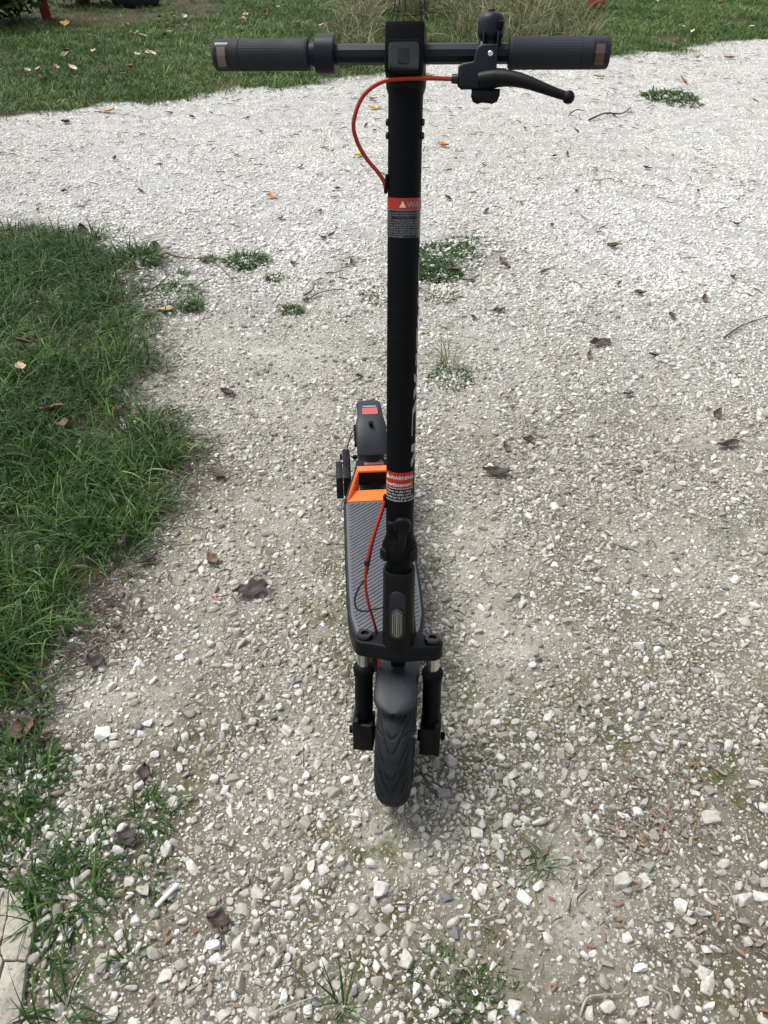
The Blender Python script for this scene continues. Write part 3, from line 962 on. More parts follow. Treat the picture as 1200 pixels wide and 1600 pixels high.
# ---- stem
r0 = .0222
st = MB(); st.lathe([(r0, .412), (r0, 1.062)], None, 64)
stem = st.build('stem', M['matte_black'], scooter, SF)
def wrap(me, r, a0, s0):
    for v in me.vertices:
        x, y, z = v.co
        a = a0 + x / r
        v.co = ((r + z) * math.sin(a), -(r + z) * math.cos(a), s0 + y)
    me.update(); return me
def band(name, a0, a1, s0, s1, mat, r, parent, n=28):
    V, F = [], []
    for i in range(n + 1):
        a = R_(a0 + (a1 - a0) * i / n)
        for rr, s in ((r, s0), (r, s1)):
            V.append((rr * math.sin(a), -rr * math.cos(a), s))
    for i in range(n): F.append((2 * i, 2 * i + 2, 2 * i + 3, 2 * i + 1))
    me = mesh_from(name, V, F, mat)
    return add(name, me, parent)
def text_mesh(name, body, size, mat, sx=1.0, align='LEFT', bold=.0, space=1.0):
    cu = bpy.data.curves.new(name, 'FONT'); cu.body = body; cu.size = size; cu.align_x = align
    cu.offset = bold; cu.space_character = space; cu.resolution_u = 2
    to = bpy.data.objects.new(name, cu); col.objects.link(to)
    dg = bpy.context.evaluated_depsgraph_get()
    me = bpy.data.meshes.new_from_object(to.evaluated_get(dg))
    bpy.data.objects.remove(to); bpy.data.curves.remove(cu)
    for v in me.vertices: v.co.x *= sx
    me.materials.clear(); me.materials.append(mat)
    me.name = name
    return me
def text_on_stem(parent, body, size, a0, s0, mat, sx=1.0, r=None, bold=0.0, name='lettering', space=1.0):
    me = text_mesh(name, body, size, mat, sx, 'LEFT', bold, space)
    bm = bmesh.new(); bm.from_mesh(me)
    bmesh.ops.triangulate(bm, faces=bm.faces[:])
    if size > .004:
        for _ in range(2):
            bmesh.ops.subdivide_edges(bm, edges=[e for e in bm.edges if abs(e.verts[0].co.x - e.verts[1].co.x) > .0018], cuts=1)
            bmesh.ops.triangulate(bm, faces=bm.faces[:])
    bm.to_mesh(me); bm.free()
    wrap(me, r or (r0 + .0007), R_(a0), s0)
    return add(name, me, parent)
def triangle_mark(parent, a0, s0, h, mat, name='warning_triangle'):
    w = h * 1.1
    V, F = [], []
    for i in range(9):
        t = i / 8
        hh = h * (1 - abs(2 * t - 1))
        V += [(w * t, 0, 0), (w * t, hh + 1e-5, 0)]
    for i in range(8): F.append((2 * i, 2 * i + 2, 2 * i + 3, 2 * i + 1))
    me = mesh_from(name, V, F, mat, False)
    wrap(me, r0 + .0008, R_(a0), s0)
    return add(name, me, parent)

# upper warning sticker
us = band('warning_sticker', -112, 118, .8745, .9235, M['lens_black'], r0 + .0003, stem)
us['label'] = 'upper warning sticker with red header and eleven lines of small grey print'
HD = band('sticker_header', -112, 118, .9105, .9245, M['sticker_red'], r0 + .0005, us)
HL = band('header_line', -112, 118, .9092, .9100, M['print_grey'], r0 + .0006, us)
UL = ['Please read the product manual and practice', 'before use the product and obey local traffic', 'the regulations.', 'Please through a storage and charge from fire', 'Do not ride in wet, icy road and night areas',
      'Please be correct speed of the ride and braking', 'Please do not speed of the power in the road', 'Please use the product safely in an open space', 'Please use the product under load with helmet',
      'Children rider is required with an adult on', 'not ride up and down stairs']
def join_text(parent, rows, name, mat, sx=1.0):
    """rows (text, size, angle, s) wrapped on the stem as one print"""
    bm = bmesh.new()
    for body, size, a0, s0 in rows:
        me = text_mesh('t', body, size, mat, sx)
        wrap(me, r0 + .0007, R_(a0), s0)
        bm.from_mesh(me); bpy.data.meshes.remove(me)
    me = bpy.data.meshes.new(name); bm.to_mesh(me); bm.free(); me.materials.append(mat)
    o = add(name, me, parent); tag(o, kind='stuff')
    return o
join_text(us, [(t, .0036, -98, .9050 - i * .00295) for i, t in enumerate(UL)], 'small_print', M['print_grey'])
triangle_mark(us, -12, .9128, .0085, M['warn_yellow'])
text_on_stem(us, 'WARNING', .0105, 14, .9130, M['letter_grey'], 1.0, bold=.0001)
# lower warning sticker
ls = band('warning_sticker', -75, 62, .4865, .5345, M['lens_black'], r0 + .0003, stem)
ls['label'] = 'lower warning sticker with two line red header'
band('sticker_header', -75, 62, .5085, .5345, M['sticker_red'], r0 + .0005, ls)
band('header_line', -75, 62, .5072, .5080, M['print_white'], r0 + .0006, ls)
triangle_mark(ls, -64, .5228, .0085, M['print_white'])
text_on_stem(ls, 'WARNING', .0086, -40, .5228, M['print_white'], 1.0, bold=.0001)
text_on_stem(ls, 'Avertissement', .0092, -66, .5115, M['print_white'], .88, bold=.0001)
join_text(ls, [(t, .0056, -66, .5015 - i * .0052) for i, t in enumerate(['Children on the riding', 'within the safety code', 'Interdit sur la position de', 'avec la manière de conduite'])], 'small_print', M['print_white'], .92)
# tall grey letters that run round the right side of the stem
def letter_poly(pts, parent):
    """pts (angle in degrees, height along the stem)"""
    bm = bmesh.new()
    vs = [bm.verts.new((R_(a) * r0, s, 0)) for a, s in pts]
    bm.faces.new(vs)
    bmesh.ops.triangulate(bm, faces=bm.faces[:])
    for _ in range(3):
        bmesh.ops.subdivide_edges(bm, edges=[e for e in bm.edges if abs(e.verts[0].co.x - e.verts[1].co.x) > .003], cuts=1)
        bmesh.ops.triangulate(bm, faces=bm.faces[:])
    me = bpy.data.meshes.new('letter'); bm.to_mesh(me); bm.free(); me.materials.append(M['letter_grey'])
    wrap(me, r0 + .0004, 0, 0)
    return add('letter', me, parent)
LET = [
    [(50, .541), (50, .553), (84, .572), (120, .558), (120, .546), (86, .558)],
    [(50, .566), (50, .578), (120, .580), (120, .568)],
    [(50, .592), (55, .592), (57, .626), (84, .640), (120, .640), (120, .650), (80, .650), (52, .634)],
    [(58, .648), (58, .662), (120, .690), (120, .678)],
    [(58, .676), (58, .688), (120, .668), (120, .658)],
    [(66, .698), (66, .716), (120, .716), (120, .706), (74, .706), (74, .698)],
    [(68, .722), (68, .752), (74, .752), (74, .722)],
    [(72, .760), (72, .768), (120, .782), (120, .772)],
    [(72, .786), (72, .796), (120, .780), (120, .770)],
    [(74, .806), (74, .846), (80, .846), (80, .806)],
]
for l in LET: letter_poly(l, stem)
# bolts, cable guide
for sx in (-1, 1):
    for s in (.998, 1.0135):
        m = MB(); m.lathe([(.0042, 0), (.0044, .001), (.0040, .0028), (.0026, .0034)], T(sx * (r0 - .0004), -.003, s) @ mrot(y=90 * sx), 18)
        sub_of(stem, m, 'stem_bolt', M['lens_black'])
m = MB(); m.box((-r0 - .0016, -.004, .9405), (.0040, .009, .024), rot=Euler((0, R_(4), 0)), bevel=.0014)
sub_of(stem, m, 'cable_guide', M['satin_black'])
m = MB(); m.box((-r0 - .0015, -.005, .4780), (.0055, .010, .022), bevel=.0016)
sub_of(stem, m, 'cable_guide', M['satin_black'])

# ---- handlebar
HB = 1.0895
hb = MB(); hb.lathe([(.0117, -.235), (.0117, .240)], T(0, 0, HB) @ XUP, 10)
bar = hb.build('handlebar', M['alloy_dark'], scooter, SF, deg=20)
def grip(x0, x1, sgn):
    """ribbed sleeve from x0 (inner) to x1 (outer)"""
    n = 72; L = abs(x1 - x0); MM = T(x0, 0, HB) @ mrot(y=90 * sgn)
    v, f = [], []
    prof = [(.0150, 0), (.0178, .0015), (.0184, .004), (.0184, .006), (.0176, .0075)]
    prof += [(.0176, L * .72)]
    g = MB()
    rings = []
    for i, (r_, z) in enumerate(prof):
        rib = i >= 4
        ring = []
        for k in range(n):
            a = 2 * math.pi * k / n
            rr = r_ + (.00040 if (rib and (k // 1) % 2 == 0) else 0)
            ring.append(MM @ Vector((rr * math.cos(a), rr * math.sin(a), z)))
        rings.append(ring)
    loft(g, rings, cap=True)
    o = g.build('grip', M['grip'], scooter, SF, deg=25)
    c = MB(); c.lathe([(.0172, L * .722), (.0180, L * .728), (.0180, L * .90), (.0178, L * .97), (.0170, L * .99), (.0150, L)], MM, 44)
    e = sub_of(o, c, 'end_cap', M['grip'])
    # window of the turn signal on the side of the cap towards the camera
    xc = x0 + sgn * L * .895
    m = MB()
    nseg = 12
    def arc(r1, a0, a1, w, mb):
        V, F = [], []
        for i in range(nseg + 1):
            a = R_(a0 + (a1 - a0) * i / nseg)
            for q in (-w / 2, w / 2):
                V.append((xc + q, -r1 * math.cos(a), HB + r1 * math.sin(a)))
        for i in range(nseg): F.append((2 * i, 2 * i + 1, 2 * i + 3, 2 * i + 2))
        mb.add(V, F)
    arc(.0184, -62, 42, .0165, m); o1 = m.build('signal_surround', M['lens_black'], e)
    o.matrix_basis = SF
    m = MB(); arc(.0187, -48, 24, .0105, m); o2 = m.build('signal_lens', M['amber'] if sgn < 0 else M['red_lens'], o)
    # surround belongs at part-of-part level
    o1.parent = o
    return o
gl = grip(-.1215, -.2440, -1)
gr = grip(.1255, .2470, 1)
m = MB(); m.lathe([(.0205, -.0125), (.0222, -.0112), (.0222, .0112), (.0205, .0125)], T(-.1010, 0, HB) @ XUP, 40)
m.lathe([(.0140, -.024), (.0140, -.012)], T(-.1010, 0, HB) @ XUP, 24)
m.build('clamp_collar', M['alloy_dark'], scooter, SF)

# ---- display head
ds = MB()
side = [(-.034, 1.066), (-.034, 1.116), (-.032, 1.1205), (.018, 1.1215), (.030, 1.112), (.030, 1.062), (-.022, 1.062)]
ds.prism([(a, b) for a, b in side], .0470, T(-.0235, 0, 0) @ Matrix(((0, 0, 1, 0), (1, 0, 0, 0), (0, 1, 0, 0), (0, 0, 0, 1))), bevel=.003, seg=3)
disp = ds.build('display_head', M['matte_black'], scooter, SF)
m = MB(); m.prism(rrect(.0455, .0370, .006, 8), .006, T(0, -.033, 1.0830) @ FRONT, bevel=.0012)
sub_of(disp, m, 'headlight_bezel', M['matte_black'])
m = MB(); m.prism(rrect(.0370, .0300, .004, 8), .0012, T(0, -.0385, 1.0835) @ FRONT, bevel=.0004)
sub_of(disp, m, 'headlight_glass', M['dark_glass'])
m = MB(); m.prism(rrect(.0150, .0170, .003, 5), .0005, T(0, -.0396, 1.0835) @ FRONT, bevel=.0002)
sub_of(disp, m, 'headlight_lens', M['lens_black'])
m = MB(); m.lathe([(.0225, 1.045), (.0252, 1.052), (.0258, 1.066), (.0240, 1.070)], T(0, .003, 0), 40)
sub_of(disp, m, 'stem_cap', M['satin_black'])

# ---- brake lever with bell and thumb throttle
bl = MB()
ol = [(.0655, 1.0530), (.0655, 1.0735), (.0700, 1.0770), (.0830, 1.0790), (.0860, 1.0900), (.0880, 1.0945), (.0930, 1.0970), (.1120, 1.0970), (.1120, 1.0720), (.1240, 1.0715), (.1240, 1.0545), (.1100, 1.0500), (.0700, 1.0490)]
bl.prism(ol, .014, T(0, -.0150, 0) @ FRONT, bevel=.0028, seg=3)
bl.lathe([(.0155, -.010), (.0165, -.008), (.0165, .008), (.0155, .010)], T(.1010, 0, HB) @ XUP, 32)
lever_m = bl.build('brake_mount', M['alloy_dark'], scooter, SF)
m = MB(); m.lathe([(.0022, 0), (.0032, .0003), (.0032, .0018), (.0026, .0024), (.0012, .0023), (.0010, .0014)], T(.1035, -.0290, 1.0865) @ FRONT, 18)
sub_of(lever_m, m, 'mount_bolt', M['chrome'])
m = MB(); m.box((.0945, -.016, 1.0990), (.0022, .013, .024), bevel=.0006); m.box((.1115, -.016, 1.0990), (.0022, .013, .024), bevel=.0006)
sub_of(lever_m, m, 'bell_bracket', M['alloy_dark'])
m = MB(); m.tube([(.066, -.024, 1.0605), (.058, -.024, 1.0605)], [.0058, .0050], 14, smooth=False)
sub_of(lever_m, m, 'cable_adjuster', M['lens_black'])
lv = MB()
lv.tube([(.092, -.024, 1.0590), (.112, -.028, 1.0610), (.130, -.034, 1.0600), (.148, -.040, 1.0560), (.166, -.044, 1.0500), (.184, -.046, 1.0440), (.1945, -.047, 1.0410)], [.0098, .0102, .0088, .0074, .0062, .0054, .0050], 18)
lv.lathe([(.0005, -.0074), (.0045, -.0062), (.0068, -.0030), (.0074, 0), (.0068, .0030), (.0045, .0062), (.0005, .0074)], T(.1985, -.0475, 1.0395), 20)
lv.build('brake_lever', M['satin_black'], scooter, SF)
be = MB()
be.lathe([(.0125, 1.088), (.0130, 1.092), (.0135, 1.100), (.0142, 1.1045), (.0156, 1.106), (.0162, 1.110), (.0163, 1.121), (.0156, 1.1262), (.0130, 1.1298), (.0080, 1.1318), (.0005, 1.1325)], T(.1030, -.002, 0), 36)
bell = be.build('bell', M['alloy_dark'], scooter, SF)
m = MB(); m.lathe([(.0036, 1.130), (.0042, 1.132), (.0042, 1.135), (.0030, 1.1362), (.0005, 1.1362)], T(.1030, -.002, 0), 18)
sub_of(bell, m, 'bell_screw', M['lens_black'])
m = MB(); m.tube([(.1120, -.012, 1.112), (.1150, -.018, 1.115), (.1150, -.020, 1.121)], [.0022, .0020, .0030], 12)
sub_of(bell, m, 'bell_striker', M['satin_black'])
th = MB()
th.prism([(.0830, 1.0500), (.0825, 1.0420), (.0850, 1.0360), (.0905, 1.0335), (.0960, 1.0350), (.1030, 1.0347), (.1090, 1.0335), (.1150, 1.0362), (.1178, 1.0425), (.1178, 1.0500)], .016, T(0, -.010, 0) @ FRONT, bevel=.0035, seg=3)
th.build('thumb_throttle', M['satin_black'], scooter, SF)

# ---- cables
cb = MB()
cb.tube([(.062, -.0245, 1.0603), (.030, -.0310, 1.0610), (.0, -.0330, 1.0605), (-.028, -.031, 1.0570), (-.052, -.026, 1.0410), (-.0640, -.022, 1.0130), (-.0610, -.016, .9920), (-.050, -.011, .9720), (-.0350, -.007, .9550), (-.0262, -.005, .9420), (-.0245, -.004, .9300)], .0026, 14, 8)
cb.build('brake_cable', M['red_cable'], scooter, SF)
cb = MB()
cb.tube([(-.0245, -.008, .4800), (-.0280, -.014, .4650), (-.0360, -.024, .4400), (-.0440, -.030, .4100), (-.0505, -.033, .3750), (-.0525, -.030, .3350), (-.0500, -.020, .2980), (-.0460, -.006, .2650), (-.0430, .010, .2350), (-.0400, .022, .2050), (-.0370, .020, .1750), (-.0350, .010, .1550), (-.034, .006, .125)], .0026, 14, 8)
cb.build('brake_cable', M['red_cable'], scooter, SF)
cb = MB()
cb.tube([(-.0235, -.005, .4780), (-.0270, -.008, .4600), (-.0350, -.018, .4350), (-.0420, -.026, .4050), (-.0470, -.030, .3760), (-.0520, -.032, .3520), (-.0640, -.033, .3300), (-.0705, -.031, .3080), (-.0680, -.027, .2880), (-.0560, -.020, .2790), (-.0400, -.012, .2790), (-.0260, -.006, .2800)], .0015, 10, 8)
cb.build('power_cable', M['black_cable'], scooter, SF)
m = MB(); m.lathe([(.0046, -.004), (.0050, 0), (.0046, .004)], T(-.0495, -.0325, .3800), 14)
m.build('cable_clip', M['lens_black'], scooter, SF)

# ---- deck
HW = [(.000, .034), (.018, .052), (.060, .071), (.105, .0800), (.180, .0815), (.300, .0812), (.470, .0790), (.520, .0690), (.590, .0480), (.622, .0390)]
def hw(v):
    return float(np.interp(v, [a for a, b in HW], [b for a, b in HW]))
def deck_outline(v0, v1, ins, n=40):
    vs = np.linspace(v0, v1, n)
    return [(hw(v) - ins, v) for v in vs] + [(-(hw(v) - ins), v) for v in vs[::-1]]
ZT = .170
dk = MB()
dk.prism(deck_outline(0.0, .478, 0, 40), .058, T(0, 0, ZT - .060), bevel=.006, seg=3)
deck = dk.build('deck', M['deck'], scooter, DF)
m = MB(); m.prism(deck_outline(.052, .476, .0065, 36), .0030, T(0, 0, ZT - .0028), bevel=.0010)
mat_o = sub_of(deck, m, 'deck_mat', M['tread_mat'])
# diagonal ridges of the mat, clipped to its outline
rb = MB()
def clip_line(c, slope, v0, v1, ins):
    pts = [(u, c + slope * u) for u in np.linspace(-.085, .085, 171)]
    ok = [(u, v) for u, v in pts if v0 <= v <= v1 and abs(u) < hw(v) - ins]
    return ok
for k in range(70):
    c = -.05 + k * .0108
    ok = clip_line(c, .78, .058, .470, .012)
    if len(ok) < 8: continue
    (u0, v0_), (u1, v1_) = ok[0], ok[-1]
    L = math.hypot(u1 - u0, v1_ - v0_); a = math.atan2(v1_ - v0_, u1 - u0)
    rb.box(((u0 + u1) / 2, (v0_ + v1_) / 2, ZT + .0006), (L, .0052, .0024), rot=Euler((0, 0, a)), bevel=.0010)
o = rb.build('mat_ridge', M['tread_mat'], deck); tag(o, kind='stuff')

# tail frame with the orange handle
tl = MB()
def tail_ring(pts, z0, z1):   # closed frame: outer outline minus the hole, built as four bars
    pass
def zt(v): return ZT + .012 * sstep(.48, .60, v)
outer = [(-.0790, .476), (-.0690, .520), (-.0480, .590), (-.0410, .628), (.0410, .628), (.0480, .590), (.0690, .520), (.0790, .476)]
def hexa(mb, quad, z0, ztop):
    """four (x, v) corners, each with its own top level"""
    b = [(x, v, z0) for x, v in quad]; t = [(x, v, z) for (x, v), z in zip(quad, ztop)]
    mb.add(b + t, [(3, 2, 1, 0), (4, 5, 6, 7), (0, 1, 5, 4), (1, 2, 6, 5), (2, 3, 7, 6), (3, 0, 4, 7)])
hexa(tl, [(-.0785, .4785), (-.0705, .4785), (-.0400, .6000), (-.0480, .5900)], .112, [.168, .169, .181, .180])
hexa(tl, [(.0705, .4785), (.0785, .4785), (.0480, .5900), (.0400, .6000)], .112, [.169, .168, .180, .181])
hexa(tl, [(-.0480, .5902), (.0480, .5902), (.0405, .6300), (-.0405, .6300)], .130, [.180, .180, .184, .184])
tail = tl.build('tail_frame', M['deck'], scooter, DF, smooth=False)
b = tail.modifiers.new('edge', 'BEVEL'); b.width = .0025; b.segments = 3; b.limit_method = 'ANGLE'
og = MB()
hexa(og, [(-.0705, .4790), (.0705, .4790), (.0560, .5390), (-.0560, .5390)], .118, [.1700, .1700, .1560, .1560])      # sloping face in front of the hole
hexa(og, [(-.0700, .4820), (-.0660, .4820), (-.0365, .5865), (-.0410, .5955)], .120, [.1740, .1700, .1800, .1840])    # side bars
hexa(og, [(.0660, .4820), (.0700, .4820), (.0410, .5955), (.0365, .5865)], .120, [.1700, .1740, .1840, .1800])
hexa(og, [(-.0370, .5830), (.0370, .5830), (.0410, .5985), (-.0410, .5985)], .1760, [.1825, .1825, .1880, .1880])      # grip bar at the back
orange = og.build('tail_handle', M['orange'], scooter, DF, smooth=False)
b = orange.modifiers.new('edge', 'BEVEL'); b.width = .0034; b.segments = 4; b.limit_method = 'ANGLE'
hl = MB()
hexa(hl, [(-.0560, .5392), (.0560, .5392), (.0400, .5775), (-.0400, .5775)], .1120, [.1150, .1150, .1150, .1150])
hl.build('dark_hole_plate', M['lens_black'], scooter, DF, smooth=False)  # black plate added under the open handle hole, standing in for its shade
def flat_sticker(parent, w, h, frame, name, txt=None):
    m = MB(); m.prism(rrect(w, h, .0015, 3), .0004, frame)
    s = sub_of(parent, m, name, M['sticker_pink'], smooth=False)
    for body, size, y, mt in (txt or []):
        me = text_mesh('lettering', body, size, M[mt], 1.0, 'CENTER', .0002)
        bmm = bmesh.new(); bmm.from_mesh(me); bmm.transform(frame @ T(0, y, .0007)); bmm.to_mesh(me); bmm.free()
        add('lettering', me, s if False else parent)
    return s
fs = T(.004, .6125, .1832) @ mrot(x=5)
s1 = flat_sticker(tail, .052, .0150, fs, 'warning_sticker', [('WARNING', .0095, -.0035, 'print_white'), ('No stepping on tail', .0054, .0085, 'print_white')])
s1['label'] = 'red and white warning sticker on the tail of the deck'

# ---- rear fender
def rf_w(t):
    return .0370 if t < .62 else float(np.interp(t, [.62, .70, .93, 1.0], [.0370, .0290, .0275, .0190]))
def rf_w2(t): return float(np.interp(t, [0, .1, .29, .33, .40, .93, .98, 1.0], [.0365, .0372, .0376, .0356, .0312, .0300, .0250, .018]))
RW = DF @ T(0, .728, .125)
rf = add('rear_fender', fender_mesh('rear_fender', .1480, 54, -62, rf_w2, .008, n=70), scooter, RW)
solid(rf, .0040, .001)
def on_fender(a, x, r): return Vector((x, -r * math.sin(R_(a)), r * math.cos(R_(a))))
m = MB()
p = on_fender(23, .0, .146)
m.lathe([(.0052, 0), (.0050, .008), (.0062, .010), (.0066, .014), (.0050, .0165), (.0005, .0170)], T(*p) @ mrot(x=23), 20)
sub_of(rf, m, 'folding_hook', M['matte_black'])
m = MB(); 
for i in range(10):
    a0_, a1_ = 9 - i * 1.1, 9 - (i + 1) * 1.1
    pa = [on_fender(a0_, -.020, .1508), on_fender(a0_, .020, .1508), on_fender(a1_, .020, .1508), on_fender(a1_, -.020, .1508)]
    m.add(pa, [(0, 1, 2, 3)])
so = m.build('warning_sticker', M['sticker_pink'], rf); so['label'] = 'small worn red sticker at the back of the rear fender'
me = text_mesh('lettering', 'WARNING', .0072, M['print_white'], 1.0, 'CENTER', .0002)
for v in me.vertices:
    a = -3.5 - v.co.y / .151 * 57.3
    v.co = on_fender(a, v.co.x, .1513)
add('lettering', me, rf)
# swing arm covers either side of the rear wheel
for sx in (-1, 1):
    m = MB()
    m.prism([(.600, .088), (.640, .084), (.735, .100), (.750, .125), (.735, .145), (.680, .152), (.640, .158), (.600, .150)], .020, Matrix(((0, 0, 1, sx * .066 - .010), (1, 0, 0, 0), (0, 1, 0, 0), (0, 0, 0, 1))), bevel=.004, seg=3)
    arm = m.build('swing_arm', M['satin_black'], scooter, DF)
    m = MB(); m.prism([(.590, .090), (.668, .088), (.676, .148), (.650, .160), (.600, .150)], .018, Matrix(((0, 0, 1, sx * .086 - .009), (1, 0, 0, 0), (0, 1, 0, 0), (0, 0, 0, 1))), bevel=.003)
    sub_of(arm, m, 'arm_cover', M['deck'])
    m = MB(); m.lathe([(.008, 0), (.009, .003), (.007, .006)], T(sx * .077, .728, .125) @ mrot(y=90 * sx), 6)
    sub_of(arm, m, 'axle_nut', M['matte_black'])
    m = MB()
    if sx < 0: m.tube([(-.040, .700, .238), (-.052, .688, .222), (-.062, .668, .198), (-.067, .650, .172), (-.070, .636, .150)], .0016, 10)
    else: m.tube([(.038, .702, .240), (.050, .690, .222), (.060, .668, .195), (.068, .640, .168)], .0018, 10)
    m.build('fender_cable', M['black_cable'], scooter, DF)
m = MB(); m.box((-.041, .680, .225), (.006, .070, .012), rot=Euler((R_(14), 0, 0)), bevel=.002); m.box((-.044, .648, .180), (.012, .010, .010), bevel=.003)
m.build('fender_bracket', M['matte_black'], scooter, DF)
m = MB()
m.tube([(.010, .400, .116), (-.008, .425, .060), (-.020, .440, .004)], [.0075, .007, .0075], 14)
m.build('kickstand', M['satin_black'], scooter, DF)

# ================================================================ THINGS LYING ON THE GROUND
def veg_z(x, y):
    return .035 if float(veg_mask(np.array([x]), np.array([y]))[0]) > .6 else .004

def leaf_mesh(name, L, W, curl, mat, seed, lobes=0):
    """a curled fallen leaf: blade with a midrib fold, ragged outline, short stalk"""
    rg = np.random.default_rng(seed)
    n, m = 22, 10
    V, F = [], []
    ph = rg.uniform(0, 6.28, 4)
    for i in range(n + 1):
        t = i / n
        w = W * .5 * (math.sin(math.pi * t ** .85) ** .8) * (1 + (.22 * math.sin(t * math.pi * 2 * lobes + ph[0]) if lobes else .06 * math.sin(t * 23 + ph[0]))) + .0006
        for k in range(m + 1):
            u = -1 + 2 * k / m
            x = u * w; y = (t - .5) * L
            z = curl * (abs(u) ** 1.6 * .55 * w * 1.3 + (t - .5) ** 2 * L * .7) + .0016 * math.sin(9 * t + 5 * u + ph[1]) + .05 * W * math.sin(3 * u + ph[2] + 4 * t)
            z += u * W * .10 * math.sin(ph[3] + t * 3)
            V.append((x, y, z))
    for i in range(n):
        for k in range(m):
            j = i * (m + 1) + k
            F.append((j, j + 1, j + m + 2, j + m + 1))
    b = len(V)
    st_ = MB(); st_.v = V; st_.f = F
    st_.tube([(0, -.5 * L + .001, .001 + curl * .17 * L), (.001, -.5 * L - .15 * L, .004), (.004, -.5 * L - .32 * L, .003)], [.0009, .0007, .0006], 5, 3)
    return st_.mesh(name, mat, True, 60)
LEAFV = {}
def leaf(px, py, L, W, matn, rz, label, cat='leaf', group=None, curl=.8, lobes=0, dz=0.0, tilt=(0, 0), name='fallen_leaf'):
    x, y = ground_at(px, py)
    key = (round(L, 3), round(W, 3), matn, lobes, round(curl, 1))
    if key not in LEAFV:
        LEAFV[key] = leaf_mesh('leaf_blade', L, W, curl, M[matn], len(LEAFV) + 900, lobes)
    o = bpy.data.objects.new(name, LEAFV[key]); col.objects.link(o)
    o.location = (x, y, hz(x, y) + veg_z(x, y) + .006 + dz)
    o.rotation_euler = (R_(tilt[0]), R_(tilt[1]), R_(rz))
    md = o.modifiers.new('thickness', 'SOLIDIFY'); md.thickness = .0006
    tag(o, label, cat, group)
    return o
leaf(392, 928, .085, .042, 'leaf_dark', 105, 'largest dark brown curled leaf lying left of the scooter deck', curl=.9, lobes=3)
leaf(232, 882, .060, .030, 'leaf_dark', 130, 'dark reddish leaf at the edge of the left grass patch level with the deck', tilt=(0, 25))
leaf(342, 748, .042, .034, 'leaf_dark', 60, 'small dark curled leaf at the tip of the grass patch bulge')
leaf(332, 878, .048, .026, 'leaf_brown', 30, 'upper brown leaf of the pair beside the middle of the deck')
leaf(343, 1443, .040, .028, 'leaf_dark', 80, 'dark crumpled leaf near the bottom left between wood splinters', lobes=2)
leaf(932, 543, .062, .034, 'leaf_dark', 95, 'dark brown curled leaf alone on the gravel right of the stem', lobes=2)
leaf(958, 390, .070, .036, 'leaf_brown', 100, 'reddish brown leaf on the far gravel right of the green weeds')
leaf(1135, 697, .075, .024, 'leaf_dark', 100, 'slim dark leaf by the right edge of the gravel')
leaf(775, 741, .085, .030, 'leaf_dark', 80, 'long dark leaf with debris just right of the lower warning sticker')
leaf(356, 620, .055, .030, 'leaf_dark', 60, 'dark leaf scrap on the dusty track beside the grass patch')
leaf(785, 412, .055, .034, 'leaf_brown', 10, 'pale brown leaf at the right edge of the weed patch behind the stem')
leaf(708, 424, .055, .032, 'leaf_brown', 70, 'rust brown leaf lying in the middle of the weed patch')
leaf(735, 440, .085, .022, 'leaf_brown', 120, 'long thin brown leaf on the near edge of the weed patch')
leaf(130, 366, .080, .050, 'leaf_brown', 40, 'brown leaf standing up at the far edge of the grass patch', tilt=(40, 0))
leaf(243, 389, .065, .045, 'leaf_brown', 20, 'brown leaf resting against the grass tuft off the patch corner', tilt=(30, 10))
leaf(258, 491, .070, .036, 'leaf_tan', 85, 'pale tan leaf on the gravel at the grass patch edge')
leaf(234, 499, .060, .044, 'leaf_brown', 70, 'brown leaf half in the grass beside a tan leaf')
leaf(45, 565, .075, .036, 'leaf_brown', 80, 'pink tan curled leaf deep in the left grass near the frame edge', dz=.03, tilt=(10, 20))
leaf(42, 600, .060, .035, 'leaf_tan', 30, 'small tan leaf sunk in the grass below the pink tan one', dz=.02)
leaf(92, 672, .070, .045, 'leaf_brown', 110, 'broad dull leaf in the grass patch centre', dz=.03, tilt=(0, 30))
leaf(107, 692, .040, .034, 'leaf_brown', 20, 'round pale leaf just below the broad dull leaf in the grass', dz=.03)
leaf(36, 1143, .052, .052, 'leaf_brown', 30, 'round brown leaf near the left frame edge among pebbles')
leaf(70, 1158, .045, .022, 'leaf_dark', 110, 'dark scrap of leaf beside the round brown leaf')
leaf(150, 1038, .046, .034, 'leaf_dark', 50, 'damp flattened leaf at the grass patch lower corner')
leaf(228, 1210, .030, .026, 'leaf_dark', 0, 'dark leaf among white pebbles at lower left', tilt=(20, 0))
leaf(200, 1313, .040, .032, 'leaf_dark', 70, 'dark rotten leaf beside the low grass tuft at lower left', lobes=2)
leaf(195, 865, .030, .018, 'leaf_dark', 20, 'tiny dark leaf under the overhanging grass of the patch')
leaf(186, 985, .022, .014, 'leaf_dark', 90, 'tiny black leaf scrap on dust below the grass patch')
leaf(425, 308, .055, .034, 'leaf_orange', 90, 'orange leaf on the white gravel left of the upper warning sticker')
leaf(560, 247, .065, .035, 'leaf_yellow', 80, 'bright yellow leaf on white gravel inside the cable loop', name='fallen_leaf')
leaf(585, 170, .090, .040, 'leaf_yellow', 95, 'pale yellow leaf on white gravel just under the handlebar')
leaf(580, 158, .070, .030, 'leaf_tan', 60, 'tan leaf beside the pale yellow leaf under the handlebar')
leaf(692, 232, .080, .040, 'leaf_orange', 60, 'orange brown leaf with a stalk right of the stem bolts')
leaf(670, 121, .10, .05, 'leaf_tan', 80, 'tan leaf at the foot of the lawn behind the stem top', )
leaf(936, 121, .09, .05, 'leaf_tan', 80, 'tan leaf on white gravel under the right grip end')
leaf(1140, 92, .12, .05, 'leaf_tan', 85, 'long tan leaf on white gravel near the right frame edge')
